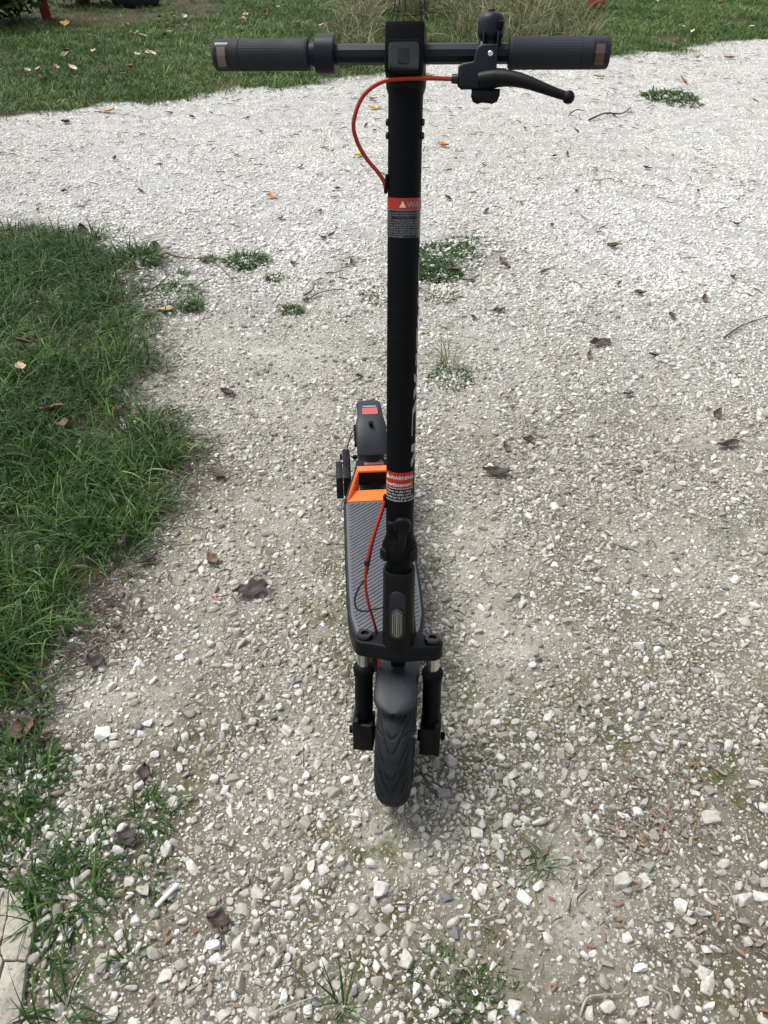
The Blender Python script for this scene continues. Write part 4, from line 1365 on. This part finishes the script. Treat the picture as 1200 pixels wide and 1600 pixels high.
leaf(1066, 128, .10, .07, 'leaf_tan', 40, 'curled tan leaf beyond the small weed clump on the far gravel', tilt=(30, 20))
leaf(103, 88 + 106, .07, .05, 'leaf_dark', 70, 'black curled leaf on white gravel at the far left', lobes=2)
leaf(104, 45, .10, .10, 'leaf_yellow', 0, 'single bright yellow leaf on the far left lawn', tilt=(25, 0))
leaf(165, 176, .14, .05, 'leaf_tan', 85, 'tan leaf lying on the gravel at the lawn edge far left')
for i, (px, py) in enumerate([(217, 60), (209, 62), (223, 65), (250, 38), (272, 37), (267, 48), (266, 60), (290, 37), (290, 48), (199, 50), (146, 67), (153, 77), (148, 90), (107, 90), (105, 97), (216, 97), (232, 95), (238, 95), (258, 65), (343, 4), (375, 6), (381, 40), (385, 33), (415, 32), (435, 22), (447, 20), (465, 48), (503, 50), (468, 47), (66, 120), (47, 123), (91, 117), (116, 119), (205, 118), (195, 128), (68, 137), (550, 20), (560, 18), (548, 11), (585, 5), (1062, 53), (1055, 77), (1080, 60), (1124, 12), (1125, 8), (1172, 51), (1025, 10), (914, 33), (1010, 38), (1088, 95), (1108, 50)]):
    m_ = ['leaf_pale', 'leaf_tan', 'leaf_pale', 'leaf_brown', 'leaf_tan'][i % 5]; w_ = {'leaf_pale': 'pale cream', 'leaf_tan': 'tan', 'leaf_brown': 'brown'}[m_]
    leaf(px, py, [.060, .075, .09][i % 3], [.042, .055][i % 2], m_, i * 47, ['short', 'small', 'longer'][i % 3] + ' ' + w_ + ' dry leaf scattered on the far mown lawn', group='pale dry leaves on the far lawn', tilt=(12 * (i % 3), 8 * (i % 4)), dz=.015)
for i, (px, py) in enumerate([(45, 195), (300, 183), (330, 178), (408, 207), (387, 187), (572, 196), (585, 205), (620, 345), (640, 330), (505, 370), (518, 366), (550, 410), (527, 296), (458, 415), (478, 470), (865, 250), (886, 246), (900, 205), (950, 180), (960, 180), (1005, 150), (1085, 160), (1180, 158), (790, 420), (862, 355), (1000, 465), (965, 452), (1048, 498), (650, 452), (560, 590), (740, 500), (780, 490), (920, 560), (945, 540), (980, 620), (1145, 434), (1020, 560), (1120, 650), (790, 702), (825, 690), (500, 330), (440, 340), (250, 260), (180, 250), (220, 300), (100, 300), (60, 330), (470, 262), (520, 240), (700, 310), (755, 262), (820, 205), (700, 270), (760, 330), (900, 300), (1010, 265), (1090, 300), (1150, 350), (850, 430), (1100, 470)]):
    leaf(px, py, [.035, .05, .04][i % 3], [.016, .022][i % 2], ['leaf_dark', 'twig', 'leaf_brown'][i % 3], i * 67, ['small', 'curled', 'longer'][i % 3] + ' ' + ['blackish', 'grey brown', 'brown'][i % 3] + ' scrap of leaf strewn over the white gravel', group='dark leaf scraps on the gravel', tilt=(15 * (i % 3), 0), curl=.9)

# twigs and sticks
def stick(pts, r_, matn, label, name='twig', cat='twig', group=None):
    P = []
    for px, py, z in pts:
        x, y = ground_at(px, py); P.append((x, y, hz(x, y) + z))
    c = Vector(P[0]); m = MB()
    rads = [r_ * (1 - .5 * i / (len(P) - 1)) for i in range(len(P))]
    m.tube([tuple(Vector(p) - c) for p in P], rads, 8, 4)
    o = m.build(name, M[matn]); o.location = c
    return tag(o, label, cat, group)
stick([(412, 1596, .010), (440, 1582, .012), (470, 1570, .010), (512, 1556, .012)], .0022, 'wood_grey', 'pale dry stalk lying at the bottom edge left of the thin tall tuft')
stick([(140, 1237, .012), (160, 1231, .014), (183, 1223, .012)], .0032, 'wood_grey', 'short pale bleached stick above the low tuft at lower left')
stick([(985, 1235, .008), (1015, 1240, .012), (1040, 1243, .010)], .0016, 'twig', 'thin dark twig left of the largest pebble at lower right')
stick([(1000, 1478, .010), (1022, 1492, .012), (1048, 1510, .010)], .0022, 'twig', 'dark twig slanting down to the right above the bottom right corner')
stick([(905, 1590, .006), (915, 1565, .012), (940, 1560, .012), (965, 1558, .010), (978, 1548, .010)], .0020, 'wood_grey', 'bent grey twig near the bottom edge at right')
stick([(480, 470, .01), (505, 460, .02), (540, 452, .01)], .0028, 'twig', 'long thin twig on the gravel left of the stem')
stick([(475, 463, .01), (488, 458, .02), (492, 452, .035)], .0045, 'twig', 'short stout dark twig left of the stem')
stick([(262, 400, .01), (290, 406, .01), (330, 410, .01), (365, 442, .01)], .0035, 'twig', 'long brown twig lying off the grass patch corner')
stick([(228, 470, .02), (250, 455, .02), (268, 440, .03)], .0035, 'twig', 'dark twig beside the grass patch upper edge')
stick([(920, 188, .01), (945, 182, .03), (970, 180, .02), (985, 172, .02)], .007, 'twig', 'longest dark branch piece on the far gravel at right')
stick([(890, 179, .01), (900, 177, .03), (912, 176, .02)], .005, 'twig', 'short dark branch piece left of the longest one')
stick([(1120, 1380, .01), (1135, 1400, .02), (1150, 1440, .01)], .0014, 'wood_grey', 'straw lying over pebbles at the right edge')
stick([(1130, 530, .01), (1160, 510, .01), (1198, 497, .01)], .0035, 'twig', 'curved grey twig touching the right frame edge')
stick([(805, 640, .01), (812, 662, .04), (815, 680, .01)], .0015, 'wood_grey', 'thin arching straw on the gravel right of the stem')
stick([(855, 668, .01), (880, 655, .02), (905, 648, .01)], .0018, 'twig', 'thin twig curving over stones right of the arching straw')

# white tube, red scraps
x, y = ground_at(262, 1403)
m = MB(); m.lathe([(.0030, -.0235), (.0038, -.0215), (.0036, -.012), (.0040, .000), (.0036, .010), (.0042, .018), (.0044, .0235), (.0030, .0237), (.0028, .021)], XUP, 20)
tubeo = m.build('plastic_tube', M['white_plastic'])
tubeo.location = (x, y, hz(x, y) + .010); tubeo.rotation_euler = (0, 0, R_(52)); tag(tubeo, 'short white plastic tube lying on gravel at the lower left', 'tube')
for px, py, lb in ((1101, 487, 'tiny bright red scrap on the gravel near the right edge'), (333, 938, 'tiny faded red scrap left of the largest dark leaf')):
    x, y = ground_at(px, py)
    m = MB(); m.prism([(-.005, -.002), (.001, -.003), (.006, -.001), (.003, .003), (-.003, .003)], .0015, None, bevel=.0005)
    o = m.build('plastic_scrap', M['red_ball'], smooth=False); o.location = (x, y, hz(x, y) + .010); o.rotation_euler = (.3, .2, .5); tag(o, lb, 'scrap')

# cracked stone slab in the lower left corner
def slab_mat():
    m, nt, b = new_mat('cracked_pale_slab')
    geo = N(nt, 'ShaderNodeNewGeometry')
    n = N(nt, 'ShaderNodeTexNoise', i_Scale=22.0, i_Detail=7.0, i_Roughness=.7); nt.links.new(geo.outputs['Position'], n.inputs['Vector'])
    n2 = N(nt, 'ShaderNodeTexNoise', i_Scale=140.0, i_Detail=5.0, i_Roughness=.7); nt.links.new(geo.outputs['Position'], n2.inputs['Vector'])
    c = ramp(nt, n.outputs[0], [(.3, (.20, .19, .165)), (.5, (.33, .305, .25)), (.7, (.41, .385, .32))])
    c = mixc(nt, 1.0, c, ramp(nt, n2.outputs[0], [(.32, (.55, .53, .5)), (.48, (1, 1, 1)), (.7, (1.1, 1.1, 1.1))]), 'MULTIPLY')
    nt.links.new(c, b.inputs['Base Color']); b.inputs['Roughness'].default_value = .9
    bp = N(nt, 'ShaderNodeBump', i_Strength=.7, i_Distance=.002); nt.links.new(n2.outputs[0], bp.inputs['Height']); nt.links.new(bp.outputs[0], b.inputs['Normal'])
    return m
M['slab'] = slab_mat()
def slab_piece(pts, z, seed, parent):
    out = []
    rg = np.random.default_rng(seed)
    n = len(pts)
    for i in range(n):
        a = np.array(pts[i]); b = np.array(pts[(i + 1) % n])
        for t in np.linspace(0, 1, 6)[:-1]:
            p = a + (b - a) * t + rg.normal(0, .9, 2) * (0 < t)
            out.append(ground_at(*p, z))
    cx, cy = parent.location.x, parent.location.y
    m = MB(); m.prism([(a - cx, b - cy) for a, b in out][::-1], .045, T(0, 0, -.035), bevel=.004)
    return m.build('slab_piece', M['slab'], parent)
sx_, sy_ = ground_at(0, 1520)
slab = empty('stone_slab', (sx_, sy_, 0)); tag(slab, 'cracked pale stone slab at the lower left corner of the photo', 'slab')
slab_piece([(-260, 1375), (14, 1388), (10, 1432), (-2, 1478), (4, 1500), (-30, 1620), (-300, 1640)], .01, 3, slab)
slab_piece([(15, 1389), (30, 1405), (52, 1440), (48, 1475), (40, 1500), (5, 1500), (-1, 1480), (11, 1433)], .01, 4, slab)
slab_piece([(6, 1501), (41, 1501), (34, 1560), (20, 1640), (-26, 1622)], .012, 5, slab)

# distinctive single stones: px, py, radius, (tone, dirt), flatness, turn, label
def single_mat(t, dd): return t, dd
STONES = [
    (372, 124 + 0, 0, 0, 0, 0, 0, None),
    (333, 1478, .0135, .95, .1, .9, 20, 'white angular stone right of the dark crumpled leaf, lower left'),
    (597, 1390, .0170, .85, .2, .7, 90, 'broad pale stone on the bare patch in front of the wheel'),
    (587, 1376, .0065, .98, .0, .9, 0, 'small white pebble touching the broad pale stone'),
    (465, 1409, .0140, .55, .3, .9, 40, 'cream stone left of the bare patch in front of the wheel'),
    (633, 1502, .0145, .62, .2, .8, 60, 'pale grey stone near the bottom middle'),
    (711, 1460, .0120, .02, .1, .6, 80, 'oval blue grey pebble at the bottom middle'),
    (478, 1288, .0165, .34, .2, .8, 70, 'long buff stone below and left of the front tyre'),
    (523, 1240, .0145, .32, .5, .8, 10, 'rounded buff stone just left of the front tyre'),
    (970, 1383, .0190, .66, .2, .8, 30, 'largest white stone of the cluster at lower right'),
    (1009, 1375, .0125, .80, .1, .7, 120, 'white oval stone right of the largest white stone of the cluster'),
    (1108, 1276, .0190, .50, .3, .8, 5, 'large cream rounded stone near the right edge'),
    (1062, 1415, .0130, .99, .0, .7, 150, 'very white oval pebble right of the lower right cluster'),
    (1160, 1408, .0185, .82, .2, .7, 20, 'left one of two big white angular stones at the right edge'),
    (1187, 1404, .0175, .82, .2, .7, 170, 'right one of two big white angular stones at the right edge'),
    (1088, 1240, .0120, .80, .1, .6, 160, 'white flattish stone above the large cream stone at right'),
    (1108, 1236, .0095, .12, .1, .7, 20, 'bluish grey pebble beside the white flattish stone at right'),
    (884, 1243, .0130, .38, .4, .6, 20, 'flat buff stone at the right, right of the front tyre'),
    (1190, 1262, .0130, .75, .2, .7, 0, 'white stone cut by the right frame edge'),
    (977, 1467, .0110, .90, .1, .8, 110, 'white pointed stone below the lower right cluster'),
    (1098, 1523, .0120, .70, .2, .8, 60, 'white rounded stone above the bottom right corner'),
    (1003, 1567, .0120, .80, .1, .6, 10, 'white flat stone near the bottom edge at right'),
    (805, 1576, .0150, .80, .2, .8, 30, 'white stone cut by the bottom edge right of the middle'),
    (183, 1507, .0130, .03, .1, .5, 60, 'dark blue grey angular stone by the small tuft, lower left'),
    (160, 1505, .0160, .42, .4, .7, 90, 'buff blocky stone left of the dark blue grey one'),
    (203, 1377, .0125, .72, .2, .5, 0, 'flat white oval stone above the white plastic tube'),
    (225, 1392, .0125, .45, .4, .8, 0, 'rough buff stone right of the flat white oval one'),
    (82, 1305, .0110, .70, .1, .7, 0, 'white oval pebble sitting in the low grass at left'),
    (67, 1439, .0120, .60, .3, .8, 20, 'rounded grey white stone beside the slab and grass'),
    (100, 1451, .0105, .60, .3, .8, 20, 'pale stone at the foot of the big lower left tuft'),
    (262, 1525, .0150, .72, .2, .6, 20, 'white flat stone in the row of stones near the bottom left'),
    (173, 1588, .0140, .70, .2, .7, 20, 'white stone at the bottom edge right of the grass tuft'),
    (272, 1259, .0140, .60, .2, .9, 60, 'blunt white grey stone beside the small tuft at left'),
    (262, 1330, .0150, .52, .3, .7, 60, 'buff white lumpy stone below the small tuft at left'),
    (215, 1232, .0130, .72, .1, .7, 30, 'white stone above the small tuft at left'),
    (160, 1150, .0185, .95, .1, .5, 15, 'bright white flat angular stone on the left below the grass patch'),
    (352, 1138, .0140, .88, .1, .8, 20, 'white stone left of the fork leg foot'),
    (713, 1165, .0150, .60, .2, .9, 50, 'upright pale stone right of the fork foot bracket'),
    (682, 1192, .0150, .30, .3, .9, 50, 'buff grey stone just right of the front tyre'),
    (845, 1071, .0140, .45, .3, .6, 0, 'flat buff stone on the dusty ground right of the fork'),
    (885, 972, .0120, .25, .3, .9, 0, 'round grey pebble far right of the deck front'),
    (1162, 974, .0150, .50, .3, .7, 0, 'buff stone near the right edge level with the reflector'),
    (815, 945, .0130, .78, .1, .7, 40, 'white stone right of the deck level with the head tube'),
    (1116, 737, .0160, .84, .1, .4, 0, 'white flat pebble by the slim dark leaf near the right edge'),
    (1052, 763, .0170, .12, .1, .6, 0, 'bluish grey stone near the right edge below the white flat pebble'),
    (738, 1006, .0115, .80, .1, .8, 0, 'white pebble right of the crown bolt'),
]
for i, (px, py, rr, tn, dt, fl, rz, lb) in enumerate(STONES):
    if lb is None: continue
    x, y = ground_at(px, py)
    me = stone_mesh('pebble', 700 + i, 4, M['stone_single'], 20, fl)
    o = bpy.data.objects.new('pebble', me); col.objects.link(o)
    rr *= .92; o.location = (x, y, hz(x, y) + rr * fl * .25); o.scale = (rr, rr, rr)
    o.rotation_euler = (random.uniform(-.15, .15), random.uniform(-.15, .15), R_(rz))
    o['tint'] = float(tn) * .82; o['dirt'] = min(1.0, float(dt) + .3)
    tag(o, lb, 'stone')

# ---- tufts on the gravel
def tuft(px, py, n, foot, h0, h1, w, lean, dry, label, name='grass_tuft', tint=.25, droop=1.1, seed=0, cat='grass tuft'):
    x, y = ground_at(px, py)
    me = blades_mesh(name, n, foot, h0, h1, w, lean, M['tuft_dry' if dry else 'tuft'], 500 + seed + int(px), 6, droop)
    o = bpy.data.objects.new(name, me); col.objects.link(o); o.location = (x, y, hz(x, y))
    o['tint'] = float(tint); tag(o, label, cat)
    return o
tuft(212, 408, 420, .11, .05, .17, .0055, .55, False, 'bushy grass tuft standing off the upper corner of the grass patch')
tuft(384, 409, 520, .085, .02, .075, .0062, .9, False, 'low mat of grass alone on the gravel left of the stem', tint=.35)
tuft(327, 407, 130, .030, .02, .06, .0040, .6, False, 'tiny grass tuft between the bushy tuft and the low mat')
tuft(303, 484, 170, .030, .03, .07, .0042, .5, False, 'small round grass tuft on dust near the grass patch')
tuft(430, 436, 160, .035, .02, .05, .0042, .8, False, 'tiny grass tuft just below the low mat of grass')
tuft(455, 486, 190, .035, .02, .06, .0042, .7, False, 'small flat grass tuft on the gravel halfway to the stem')
tuft(262, 470, 600, .14, .02, .06, .0046, .9, False, 'sparse flattened grass spreading off the patch at its upper edge')
tuft(275, 430, 60, .05, .02, .06, .0040, .8, False, 'thin grass wisp beside the long brown twig')
tuft(170, 372, 60, .10, .03, .09, .0050, 1.2, True, 'low yellowish grass spreading from the patch far corner')
tuft(535, 408, 40, .06, .015, .04, .0045, .9, False, 'faint green sprouts beside a dark twig left of the stem')
tuft(700, 572, 46, .030, .08, .19, .0030, .45, True, 'dry yellow straw tuft on the gravel right of the stem', tint=.65, droop=.5)
tuft(705, 590, 300, .08, .01, .035, .0040, .9, False, 'olive low sprouts under the dry straw tuft')
tuft(600, 460, 220, .09, .02, .05, .0045, .9, True, 'thin olive grass left of the stem middle')
tuft(690, 462, 180, .08, .02, .04, .0045, .9, True, 'thin olive grass right of the stem middle')
tuft(1046, 152, 520, .20, .03, .08, .012, .9, False, 'larger weed clump on the far gravel at right', tint=.3)
tuft(1068, 163, 200, .13, .02, .06, .008, .9, False, 'smaller weed clump below the larger one on the far gravel', tint=.4)
tuft(700, 402, 1500, .17, .02, .060, .0058, .9, False, 'dense green weed patch behind the stem on the gravel', tint=.3)
tuft(683, 425, 1300, .11, .02, .060, .0055, .9, False, 'nearer lobe of the green weed patch touching the stem in view', tint=.10)
tuft(735, 385, 420, .14, .01, .04, .0070, .9, False, 'thin far edge of the green weed patch', tint=.45)
tuft(845, 1352, 12, .008, .05, .095, .0026, .55, False, 'thin dark tuft with a few long blades right of the bare patch', tint=.3, droop=.8)
tuft(825, 1362, 40, .035, .02, .06, .0014, 1.3, False, 'flattened fine grass at the foot of the thin dark tuft', tint=.5)
tuft(535, 1575, 18, .010, .06, .13, .0030, .35, False, 'thin upright tuft with tall blades at the bottom middle', tint=.4, droop=.3)
tuft(90, 1590, 60, .035, .05, .14, .0032, .6, False, 'spiky wide grass tuft on the slab edge in the lower left corner', tint=.4)
tuft(105, 1400, 170, .060, .04, .11, .0036, .75, False, 'leafy spreading grass tuft above the slab at lower left')
tuft(35, 1350, 180, .070, .03, .10, .0042, .75, False, 'grass tuft at the left frame edge above the slab')
tuft(140, 1330, 110, .050, .03, .08, .0030, .8, False, 'low grass between the leafy tuft and the white oval pebble')
tuft(238, 1275, 90, .038, .03, .075, .0032, .7, False, 'small dark grass tuft next to the blunt white grey stone')
tuft(235, 1372, 70, .045, .015, .04, .0032, .9, False, 'short flat grass above the white plastic tube')
tuft(200, 1500, 22, .016, .03, .075, .0028, .5, False, 'little upright tuft beside the dark blue grey stone')
tuft(60, 1500, 50, .03, .03, .07, .0040, .8, False, 'small broad bladed tuft growing along the slab edge')
tuft(25, 1225, 230, .075, .04, .11, .0042, .7, False, 'grass tuft at the left frame edge above the pebbles')
tuft(70, 1250, 110, .060, .02, .07, .0030, .9, False, 'low grass right of the left edge tuft')
tuft(20, 1120, 240, .060, .03, .09, .0042, .8, False, 'grass strip at the left frame edge below the patch')
tuft(15, 1020, 300, .060, .04, .10, .0042, .7, False, 'dense grass at the left frame edge under the patch corner')
tuft(700, 1560, 190, .070, .008, .030, .0022, 1.0, False, 'thin creeping grass over gravel at the bottom middle', tint=.3)
tuft(760, 1580, 160, .060, .008, .030, .0022, 1.0, False, 'creeping grass at the bottom edge right of the middle', tint=.3)
tuft(740, 1500, 90, .060, .006, .024, .0018, 1.1, False, 'faint creeping sprouts below the oval blue grey pebble', tint=.4)

# ---- wood splinters, litter (uncountable)
def chip_mesh(name, seed, mat):
    rg = np.random.default_rng(seed)
    m = MB()
    L, W, H = 1.0, rg.uniform(.10, .42), rg.uniform(.06, .14)
    o_ = [(-L / 2, -W / 2), (-L * .1, -W * .55), (L * .42, -W * .4), (L / 2, -W * .1), (L * .38, W * .2), (L * .1, W * .5), (-L * .3, W * .42), (-L * .55, W * .1)]
    o_ = [(a + rg.normal(0, .03), b + rg.normal(0, .02)) for a, b in o_]
    m.prism(o_, H)
    return m.mesh(name, mat, False)
CH = [proto('wood_chip', chip_mesh('wood_chip', 40 + i, M[['wood', 'wood_grey', 'wood'][i % 3]])) for i in range(6)]
rg = np.random.default_rng(90)
xs, ys, ss = [], [], []
for (px, py, sx, sy, n) in [(1015, 1300, .06, .035, 190), (930, 1370, .06, .05, 50), (1030, 1215, .08, .03, 80), (1050, 1450, .16, .10, 70), (250, 1440, .06, .04, 34), (240, 1530, .08, .04, 26), (1120, 1110, .12, .1, 60), (1100, 1550, .1, .05, 40), (880, 1300, .2, .14, 60), (330, 1480, .08, .06, 22), (500, 1300, .5, .3, 60), (400, 900, .4, .5, 40), (1000, 1050, .25, .2, 60)]:
    cx, cy = ground_at(px, py)
    xs.append(rg.normal(cx, sx, n)); ys.append(rg.normal(cy, sy, n)); ss.append(rg.uniform(.005, .022, n) * rg.uniform(.6, 1, n))
x, y, s_ = map(np.concatenate, (xs, ys, ss))
k = y > .3; x, y, s_ = x[k], y[k], s_[k]
n = len(x)
rot = np.stack([rg.normal(0, .25, n), rg.normal(0, .25, n), rg.uniform(0, 6.28, n)], -1)
o = scatter('wood_splinters', CH, np.stack([x, y, height(x, y) + .0055], -1), rot, np.stack([s_, s_ * .85, s_ * .8], -1), rg.integers(0, 6, n), rg.random(n))
tag(o, 'tan splinters of wood strewn among the gravel at lower right', kind='stuff')
def litter_mesh(name, seed, mat):
    rg = np.random.default_rng(seed); m = MB()
    pts = [(-.5, 0, 0), (-.2, rg.normal(0, .06), .03), (.15, rg.normal(0, .08), .02), (.5, rg.normal(0, .12), .0)]
    m.tube(pts, [.030, .045, .036, .016], 5, 2)
    return m.mesh(name, mat, True)
LT = [proto('litter', litter_mesh('litter', 60 + i, M[['twig', 'twig', 'twig', 'wood_grey'][i % 4]])) for i in range(6)]
n = 20000
y = rg.uniform(.35, 8.5, n); w = (y * .766 + .87); k = rg.random(n) < w / w.max() * (.4 + .8 * (y < 2.2)); y, w = y[k], w[k]; x = rg.uniform(-1, 1, len(y)) * w * .55
k = (veg_mask(x, y) < .5) & (rg.random(len(x)) < .2 + 1.0 * sstep(.45, .65, fbm(x, y, 2.5, 3, 95))); x, y = x[k], y[k]
P_ = np.array(PATCH[2:28]); seg = rg.integers(0, len(P_) - 1, 2600); tt = rg.random(2600)
ex = P_[seg, 0] * (1 - tt) + P_[seg + 1, 0] * tt + np.abs(rg.normal(0, .07, 2600)) - .01; ey = P_[seg, 1] * (1 - tt) + P_[seg + 1, 1] * tt + rg.normal(0, .05, 2600)
x, y = np.concatenate([x, ex]), np.concatenate([y, ey]); n = len(x)
s_ = rg.uniform(.010, .04, n) * (1 + .6 * (y > 3))
rot = np.stack([rg.normal(0, .1, n), rg.normal(0, .15, n), rg.uniform(0, 6.28, n)], -1)
o = scatter('twig_litter', LT, np.stack([x, y, height(x, y) + .010], -1), rot, np.stack([s_, s_, s_], -1), rg.integers(0, 6, n), rg.random(n))
tag(o, 'fine dark twigs and stalks littered through the gravel', kind='stuff')

# ================================================================ AT THE FAR EDGE OF THE LAWN
# red post
x, y = ground_at(74, 30)
m = MB(); m.box((0, 0, .65), (.105, .105, 1.4), bevel=.006)
post = m.build('post', M['red_paint']); post.location = (x, y, hz(x, y) - .05); post.rotation_euler = (0, R_(-2), R_(20))
tag(post, 'weathered dark red post standing in the hedge at the top left', 'post')
# tyre lying in the shade of the hedge
x, y = ground_at(213, 10)
tg = empty('old_tyre', (x, y, hz(x, y) + .10), 0.3); tg.rotation_euler = (R_(8), R_(4), .3)
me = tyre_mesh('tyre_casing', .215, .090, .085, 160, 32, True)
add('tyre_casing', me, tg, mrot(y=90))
m = MB(); m.lathe([(.15, -.055), (.16, -.05), (.14, 0), (.16, .05), (.15, .055)], None, 40)
m.build('rim', M['matte_black'], tg)
tag(tg, 'old black tyre lying on bare ground at the far left edge of the lawn', 'tyre')
# red ball
x, y = ground_at(930, 19)
bm = bmesh.new(); bmesh.ops.create_uvsphere(bm, u_segments=40, v_segments=24, radius=.118); me = bpy.data.meshes.new('ball'); bm.to_mesh(me); bm.free(); me.shade_smooth(); me.materials.append(M['red_ball'])
ball = add('ball', me); ball.location = (x, y + .05, hz(x, y) + .125); tag(ball, 'red ball lying on the far lawn at the top right', 'ball')
m = MB(); m.lathe([(.0005, .1175), (.008, .1185), (.009, .1195), (.0005, .1200)], mrot(x=120), 16); m.build('valve', M['lens_black'], ball)
# wire plant cage
x, y = ground_at(640, 36)
cg = empty('plant_cage', (x, y, hz(x, y))); tag(cg, 'black wire plant cage with flared legs beyond the display head', 'plant cage')
def ring(z, r_, n=28): return [(r_ * math.cos(2 * math.pi * k / n), r_ * math.sin(2 * math.pi * k / n), z) for k in range(n + 1)]
for z, r_ in ((.10, .185), (.26, .165), (.44, .145), (.62, .135), (.82, .13)):
    m = MB(); m.tube(ring(z, r_), .0065, 8, smooth=False); m.build('wire_ring', M['wire'], cg)
for k in range(6):
    a = R_(60 * k + 12)
    m = MB(); m.tube([(math.cos(a) * q, math.sin(a) * q, z) for q, z in ((.225, -.02), (.185, .10), (.165, .26), (.145, .44), (.135, .62), (.13, .86))], .0065, 8)
    m.build('wire_leg', M['wire'], cg)
pl = tuft(640, 36, 90, .10, .25, .55, .006, .12, True, 'grey leafless stems of a shrub growing inside the wire cage', name='caged_shrub', cat='shrub', tint=.7, droop=.3)
# hedge at the top left
def leafy(name, cx, cy, rx, ry, rz_, nleaf, size, label, seed, parent_cat='hedge', zc=None):
    rg = np.random.default_rng(seed)
    root = empty(name, (cx, cy, hz(cx, cy)))
    m = MB()
    for k in range(9):
        a = rg.uniform(0, 6.28); r_ = rg.uniform(.1, .75)
        p = [(rg.normal(0, .25) * rx * .6, rg.normal(0, .25) * ry * .6, -.02)]
        e = (math.cos(a) * rx * r_, math.sin(a) * ry * r_, rz_ * rg.uniform(.7, 1.5))
        p += [(p[0][0] * .6 + e[0] * .4, p[0][1] * .6 + e[1] * .4, e[2] * .45), e]
        m.tube(p, [.022, .015, .006], 7, 4)
    m.build('stem', M['twig'], root)
    # leaves through the volume, denser in clumps
    cl = rg.normal(size=(70, 3)); cl /= np.linalg.norm(cl, axis=1)[:, None]; cl *= rg.uniform(.55, 1.0, (70, 1))
    V, F, B, A = [], [], [], []
    for k in range(nleaf):
        c = cl[rg.integers(0, 70)] + rg.normal(0, .13, 3)
        z = max(.03, (c[2] * .5 + .5) * rz_ * 1.9)
        p = Vector((c[0] * rx, c[1] * ry, z))
        nrm = Vector((c[0] + rg.normal() * .5, c[1] + rg.normal() * .5, .5 + rg.normal() * .6)).normalized()
        t = nrm.orthogonal().normalized(); t.rotate(Matrix.Rotation(rg.uniform(0, 6.28), 3, nrm)); b = nrm.cross(t)
        s = size * rg.uniform(.6, 1.3); i = len(V); bv = rg.random()
        V += [p - t * s, p - b * s * .36 - t * s * .1 + nrm * s * .12, p + t * s - nrm * s * .2, p + b * s * .36 - t * s * .1 + nrm * s * .12]
        F += [(i, i + 1, i + 2), (i, i + 2, i + 3)]; B += [bv] * 4; A += [0] * 4
    me = mesh_from('foliage', V, F, M['hedge'])
    for nm, ar in (('blade', B), ('along', A)):
        a_ = me.attributes.new(nm, 'FLOAT', 'POINT'); a_.data.foreach_set('value', np.array(ar, np.float32))
    o = add('foliage', me, root); o['tint'] = .3
    tag(root, label, parent_cat)
    return root
for i, (px, py, rx, ry, rz_, lb) in enumerate([(-130, 60, .9, .6, .8, 'leafy dark hedge bush beyond the left frame edge'), (-62, 48, .85, .5, .8, 'leafy dark bush at the top left corner'), (118, 14, .42, .35, .8, 'dark bush right of the red post'),
                                                (190, -32, .9, .5, .9, 'dark bush behind the old tyre'), (330, -45, 1.0, .5, .9, 'dark bush behind the lawn right of the tyre')]):
    x, y = ground_at(px, py); leafy('hedge_bush', x, y + ry, rx, ry, rz_, 6500, .062, lb, 40 + i)
